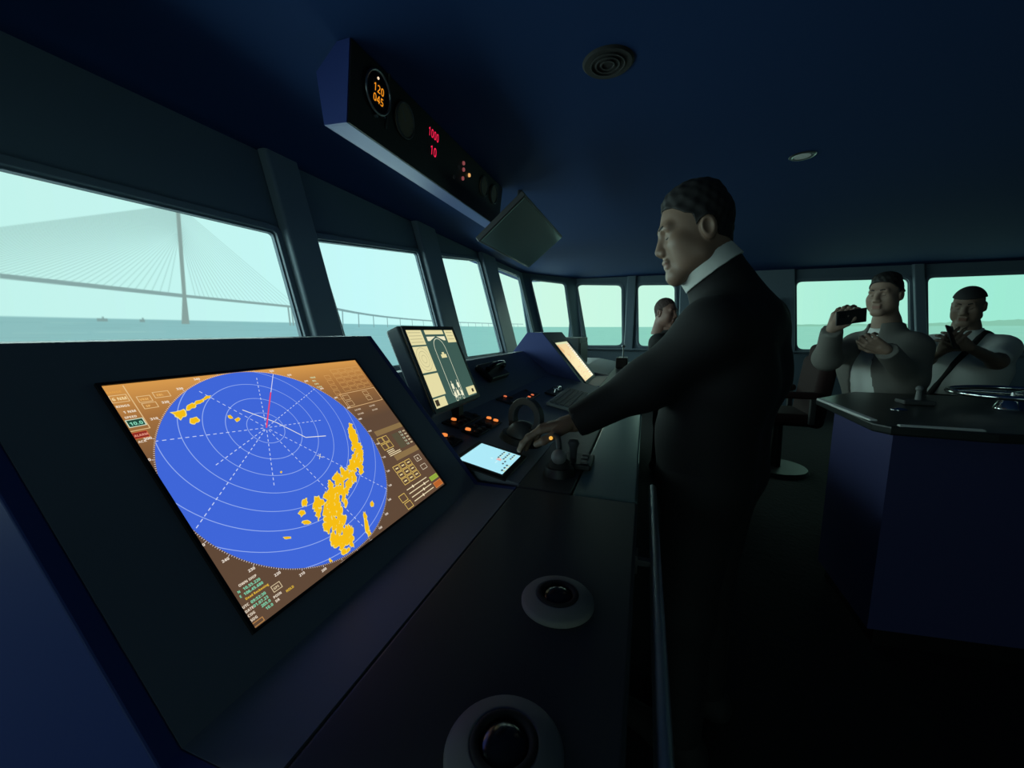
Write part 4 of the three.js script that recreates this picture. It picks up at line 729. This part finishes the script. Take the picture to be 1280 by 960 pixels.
function dress(p, o) {                        // trousers and shoes
  cloth('trousers', p, [...p.legs, ...p.torso.filter((b, i) => i === 3 || i === 6)], 0.05, 0.016, o.trousers, [half(p.off(o.joints.hip, 0, 0, 0.06), V(0, 1, 0)), half(V(0, 0.05, 0), V(0, -1, 0))], 0.016);
  for (const s of [-1, 1]) { const a = o['foot' + s], toe = a.clone().addScaledVector(p.fwd, 0.17); toe.y = 0.038; const heel = V(a.x, 0.045, a.z).addScaledVector(p.fwd, -0.03);
    cloth('shoe', p, [bone(heel, toe, 0.044, 0.036), bone(V(a.x, 0.08, a.z), V(a.x, 0.05, a.z).addScaledVector(p.fwd, 0.04), 0.045, 0.044)], 0.04, 0.004, M.rubber, [half(V(0, 0.003, 0), V(0, -1, 0))], 0.012); }
}
// the officer at the console: black jacket, white collar, looking down, one hand by the steering lever
{
  const head = deep(869, 291, 1.05), S0 = deep(914, 398, 1.08), ax = V(-0.5, 0, 0.87).normalize(), cc = deep(887, 335, 1.065), up = V(-0.60, 0.79, -0.05).normalize();
  const o = {
    label: 'man in a black jacket and white collar looking down at the control console', head, U: V(-0.24, 0.97, 0.03), F: V(-0.95, -0.24, 0.14), skin: [0.20, 0.125, 0.085], headSize: 0.93,
    hair: mat(0.006, 0.005, 0.005, 0.75), cell: 0.014, headCell: 0.0032, handCell: 0.003, face: { jaw: 0.003, hair: 0.004, top: 0.012, neckBack: -0.03 }, girth: 1.0,
    joints: { LS: deep(889, 414, 0.955), RS: deep(948, 402, 1.24), neck: cc.clone().addScaledVector(up, -0.03), hip: V(0.205, 0.90, -1.24) },
    hands: [],
  };
  const J = o.joints; J.LE = deep(807, 481, 1.04); J.LW = deep(718, 528, 1.075); J.RE = V(0.34, 1.10, -1.52); J.RW = V(0.28, 0.88, -1.56);
  const tip = onPlane(634, 542, DESK0.clone().add(V(0, 0.045, 0)), DESKN);
  o.hands.push([J.LW, tip.clone().sub(J.LW), V(-0.15, -1, 0.1), 1, [0.30, 0.34, 0.36, 0.38, 0.3]], [J.RW, V(-0.1, -1, 0), V(-1, 0, 0.2), -1, [0.3, 0.3, 0.35, 0.4, 0.3]]);
  const p = person(o); dress(p, Object.assign(o, { trousers: mat(0.006, 0.006, 0.007, 0.8) }));
  const black = mat(0.005, 0.005, 0.006, 0.8);
  const yk = bone(p.mid.clone().add(V(0, 0.01, 0)), cc.clone().addScaledVector(up, -0.02), 0.088, 0.060);
  cloth('jacket', p, [...p.torso, yk, ...p.arms], 0.05, 0.018, black, [half(cc.clone().addScaledVector(up, -0.004), up), half(V(0, 0.76, 0), V(0, -1, 0)), cuff(J.LW, J.LE)], 0.011);
  cloth('shirt_collar', p, [bone(cc.clone().addScaledVector(up, -0.06), cc.clone().addScaledVector(up, 0.08), 0.088, 0.072)], 0.01, 0.0, mat(0.55, 0.58, 0.54, 0.8), [half(cc.clone().addScaledVector(up, 0.024), up), half(cc.clone().addScaledVector(up, -0.02), up.clone().negate())], 0.0035);
}
// a man in a grey blazer who holds up a phone behind the pod
{
  const head = deep(1106, 369, 2.3), F = V(-0.72, -0.08, 0.69).normalize(), ax = V(0.58, 0, 0.81).normalize(), S0 = deep(1106, 434, 2.38);
  const o = {
    label: 'smiling man in a grey blazer over a white shirt holding up a phone', head, U: V(-0.05, 1, 0.05), F, skin: [0.30, 0.20, 0.15], hair: mat(0.008, 0.007, 0.006, 0.7), size: 0.97, headSize: 0.92, cell: 0.018, headCell: 0.0055, handCell: 0.0045,
    face: { hair: 0.006, top: 0.014 },
    joints: { LS: S0.clone().addScaledVector(ax, 0.142), RS: S0.clone().addScaledVector(ax, -0.15), neck: deep(1108, 405, 2.36), hip: V(S0.x + 0.03, 0.88, S0.z - 0.02) }, hands: [],
  };
  const J = o.joints; J.RE = deep(1034, 448, 2.3); J.RW = deep(1040, 412, 2.15); J.LE = deep(1138, 474, 2.24); J.LW = deep(1108, 438, 2.08);
  const ph = deep(1064, 396, 2.08);
  o.hands.push([J.RW, ph.clone().sub(J.RW).add(V(-0.02, 0.09, 0)), V(0.6, 0.1, -0.5), -1, [0.55, 0.6, 0.6, 0.6, 0.5]], [J.LW, V(-0.6, 0.35, 0.0), V(-0.3, 0.5, -0.6), 1, [0.85, 0.95, 1.0, 1.0, 0.5]]);
  const p = person(o); dress(p, Object.assign(o, { trousers: mat(0.01, 0.01, 0.011, 0.8) }));
  cloth('shirt', p, [...p.torso, p.yoke], 0.05, 0.012, mat(0.74, 0.78, 0.75, 0.8), [half(J.neck.clone().add(V(0, 0.0, 0)), V(-0.25, 1, 0.25)), half(V(0, 0.90, 0), V(0, -1, 0))], 0.016);
  const grey = mat(0.17, 0.165, 0.15, 0.85), cut = (x, y, z) => { const q = V(x, y, z).sub(p.mid), l = q.dot(p.lat), f = q.dot(p.fwd), w = 0.035 + 0.06 * Math.max(0, Math.min(1, (p.mid.y - y) / 0.5)); return -Math.max(Math.abs(l + 0.02) - w, -f, f - 0.165); };
  cloth('blazer', p, [...p.torso, p.yoke, ...p.arms], 0.05, 0.024, grey, [half(J.neck.clone().add(V(0, 0.01, 0)), V(0, 1, 0)), half(V(0, 0.74, 0), V(0, -1, 0)), cut, cuff(J.LW, J.LE), cuff(J.RW, J.RE)], 0.014);
  const t = thing('phone', 'dark phone held up sideways by the man in the grey blazer', 'phone', [ph.x, ph.y, ph.z]); t.rotation.set(0.1, 0.30, 0.12);
  mesh('body', new RoundedBoxGeometry(0.155, 0.075, 0.009, 3, 0.004), mat(0.02, 0.02, 0.022, 0.3), t); mesh('camera_bump', new RoundedBoxGeometry(0.032, 0.032, 0.004, 2, 0.0015).translate(-0.055, 0.016, 0.006), M.blackGloss, t);
}
// a man with a cap and a shoulder strap
{
  const head = deep(1210, 383, 2.62), F = V(-0.62, -0.22, 0.75).normalize(), ax = V(0.75, 0, 0.62).normalize(), S0 = deep(1207, 434, 2.7);
  const o = {
    label: 'man in a pale grey shirt and cap with dark shoulder strap and phone', head, U: V(-0.12, 1, 0.2), F, skin: [0.20, 0.135, 0.10], brows: mat(0.01, 0.008, 0.008, 0.7), size: 1.0, cell: 0.018, headCell: 0.006, handCell: 0.0045, girth: 1.12, headSize: 0.96,
    joints: { LS: S0.clone().addScaledVector(ax, 0.17), RS: S0.clone().addScaledVector(ax, -0.17), neck: deep(1207, 410, 2.67), hip: V(S0.x, 0.87, S0.z) }, hands: [],
  };
  const J = o.joints; J.RE = deep(1158, 448, 2.58); J.RW = deep(1178, 438, 2.38); J.LE = deep(1246, 452, 2.42); J.LW = deep(1212, 434, 2.30);
  const ph = deep(1191, 422, 2.3);
  o.hands.push([J.RW, ph.clone().sub(J.RW), V(0.5, 0.2, -0.5), -1, [0.55, 0.6, 0.6, 0.6, 0.4]], [J.LW, ph.clone().sub(J.LW), V(-0.5, 0.3, -0.4), 1, [0.6, 0.6, 0.6, 0.6, 0.4]]);
  const p = person(o); dress(p, Object.assign(o, { trousers: mat(0.008, 0.008, 0.009, 0.8) }));
  const tee = mat(0.62, 0.66, 0.63, 0.85), sl = p.arms.filter((b, i) => i % 2 === 0).map(b => bone(b.a, b.a.clone().lerp(b.b, 0.72), b.ra, b.rb));
  cloth('shirt', p, [...p.torso, p.yoke, ...sl], 0.05, 0.018, tee, [half(J.neck, V(-0.15, 1, 0.2)), half(V(0, 0.86, 0), V(0, -1, 0))], 0.014);
  // sling strap across the chest
  const st = [], T = (l, f, y) => p.off(p.mid, l, f, y); for (const q of [[0.09, -0.10, 0.085], [0.08, 0.04, 0.10], [0.05, 0.125, 0.02], [-0.02, 0.155, -0.12], [-0.09, 0.15, -0.28], [-0.15, 0.10, -0.40]]) st.push(T(...q));
  mesh('shoulder_strap', tube(st, 0.017, 40, false, 8), mat(0.01, 0.01, 0.01, 0.8), p.t);
  const hf = headField({}), cap = surfaceNets((x, y, z) => Math.max(hf(x, y, z) - 0.010, 0.062 - 0.10 * Math.max(0, -z) - y, Math.hypot(x, y - 0.02, z) - 0.132), [-0.12, 0.02, -0.15], [0.12, 0.17, 0.14], 0.006).applyMatrix4(p.place);
  const capM = mat(0.02, 0.02, 0.022, 0.8); mesh('cap', cap, capM, p.t);
  mesh('cap_peak', new THREE.SphereGeometry(0.075, 24, 10, 0, 7, 0, 0.9).scale(1, 0.35, 1.15).translate(0, 0.028, -0.115).applyMatrix4(p.place), capM, p.t);
  const t = thing('phone', 'black phone held low in both hands by the man with the cap', 'phone', [ph.x, ph.y, ph.z]); t.rotation.set(-0.5, 0.7, 0.2);
  mesh('body', new RoundedBoxGeometry(0.078, 0.15, 0.009, 3, 0.004), mat(0.012, 0.012, 0.013, 0.35), t); mesh('camera_bump', new RoundedBoxGeometry(0.03, 0.03, 0.004, 2, 0.0015).translate(-0.018, 0.05, 0.006), M.blackGloss, t);
}
// a man with close-cropped hair by the far windows
{
  const head = deep(832, 391, 3.5), F = V(0.75, -0.1, 0.55).normalize(), ax = V(0.55, 0, -0.75).normalize(), S0 = deep(838, 428, 3.55);
  const o = {
    label: 'man with close-cropped hair in a dark top half hidden behind the man in black', head, U: V(0.05, 1, 0.05), F, skin: [0.24, 0.14, 0.11], size: 1, headSize: 1.0, cell: 0.02, headCell: 0.007, handCell: 0.006, hair: mat(0.05, 0.03, 0.026, 0.8), face: { hair: 0.002, top: 0.002 },
    joints: { LS: S0.clone().addScaledVector(ax, 0.19), RS: S0.clone().addScaledVector(ax, -0.19), neck: deep(837, 412, 3.55), hip: V(S0.x, 0.86, S0.z) }, hands: [],
  };
  const J = o.joints; J.LE = J.LS.clone().add(V(0.05, -0.28, 0.02)); J.LW = J.LE.clone().add(V(0.08, -0.23, 0.1)); J.RE = J.RS.clone().add(V(-0.04, -0.28, 0.03)); J.RW = J.RE.clone().add(V(0.08, -0.23, 0.10));
  for (const [w, s] of [[J.LW, 1], [J.RW, -1]]) o.hands.push([w, V(0.1, -1, 0.1), V(0.5, 0, 0.2), s, [0.3, 0.3, 0.3, 0.3, 0.3]]);
  const p = person(o); dress(p, Object.assign(o, { trousers: mat(0.01, 0.01, 0.012, 0.8) }));
  cloth('shirt', p, [...p.torso, p.yoke, ...p.arms], 0.05, 0.016, mat(0.02, 0.024, 0.026, 0.8), [half(J.neck, V(0, 1, 0)), half(V(0, 0.84, 0), V(0, -1, 0)), cuff(J.LW, J.LE), cuff(J.RW, J.RE)], 0.016);
}
renderer.render(scene, camera);
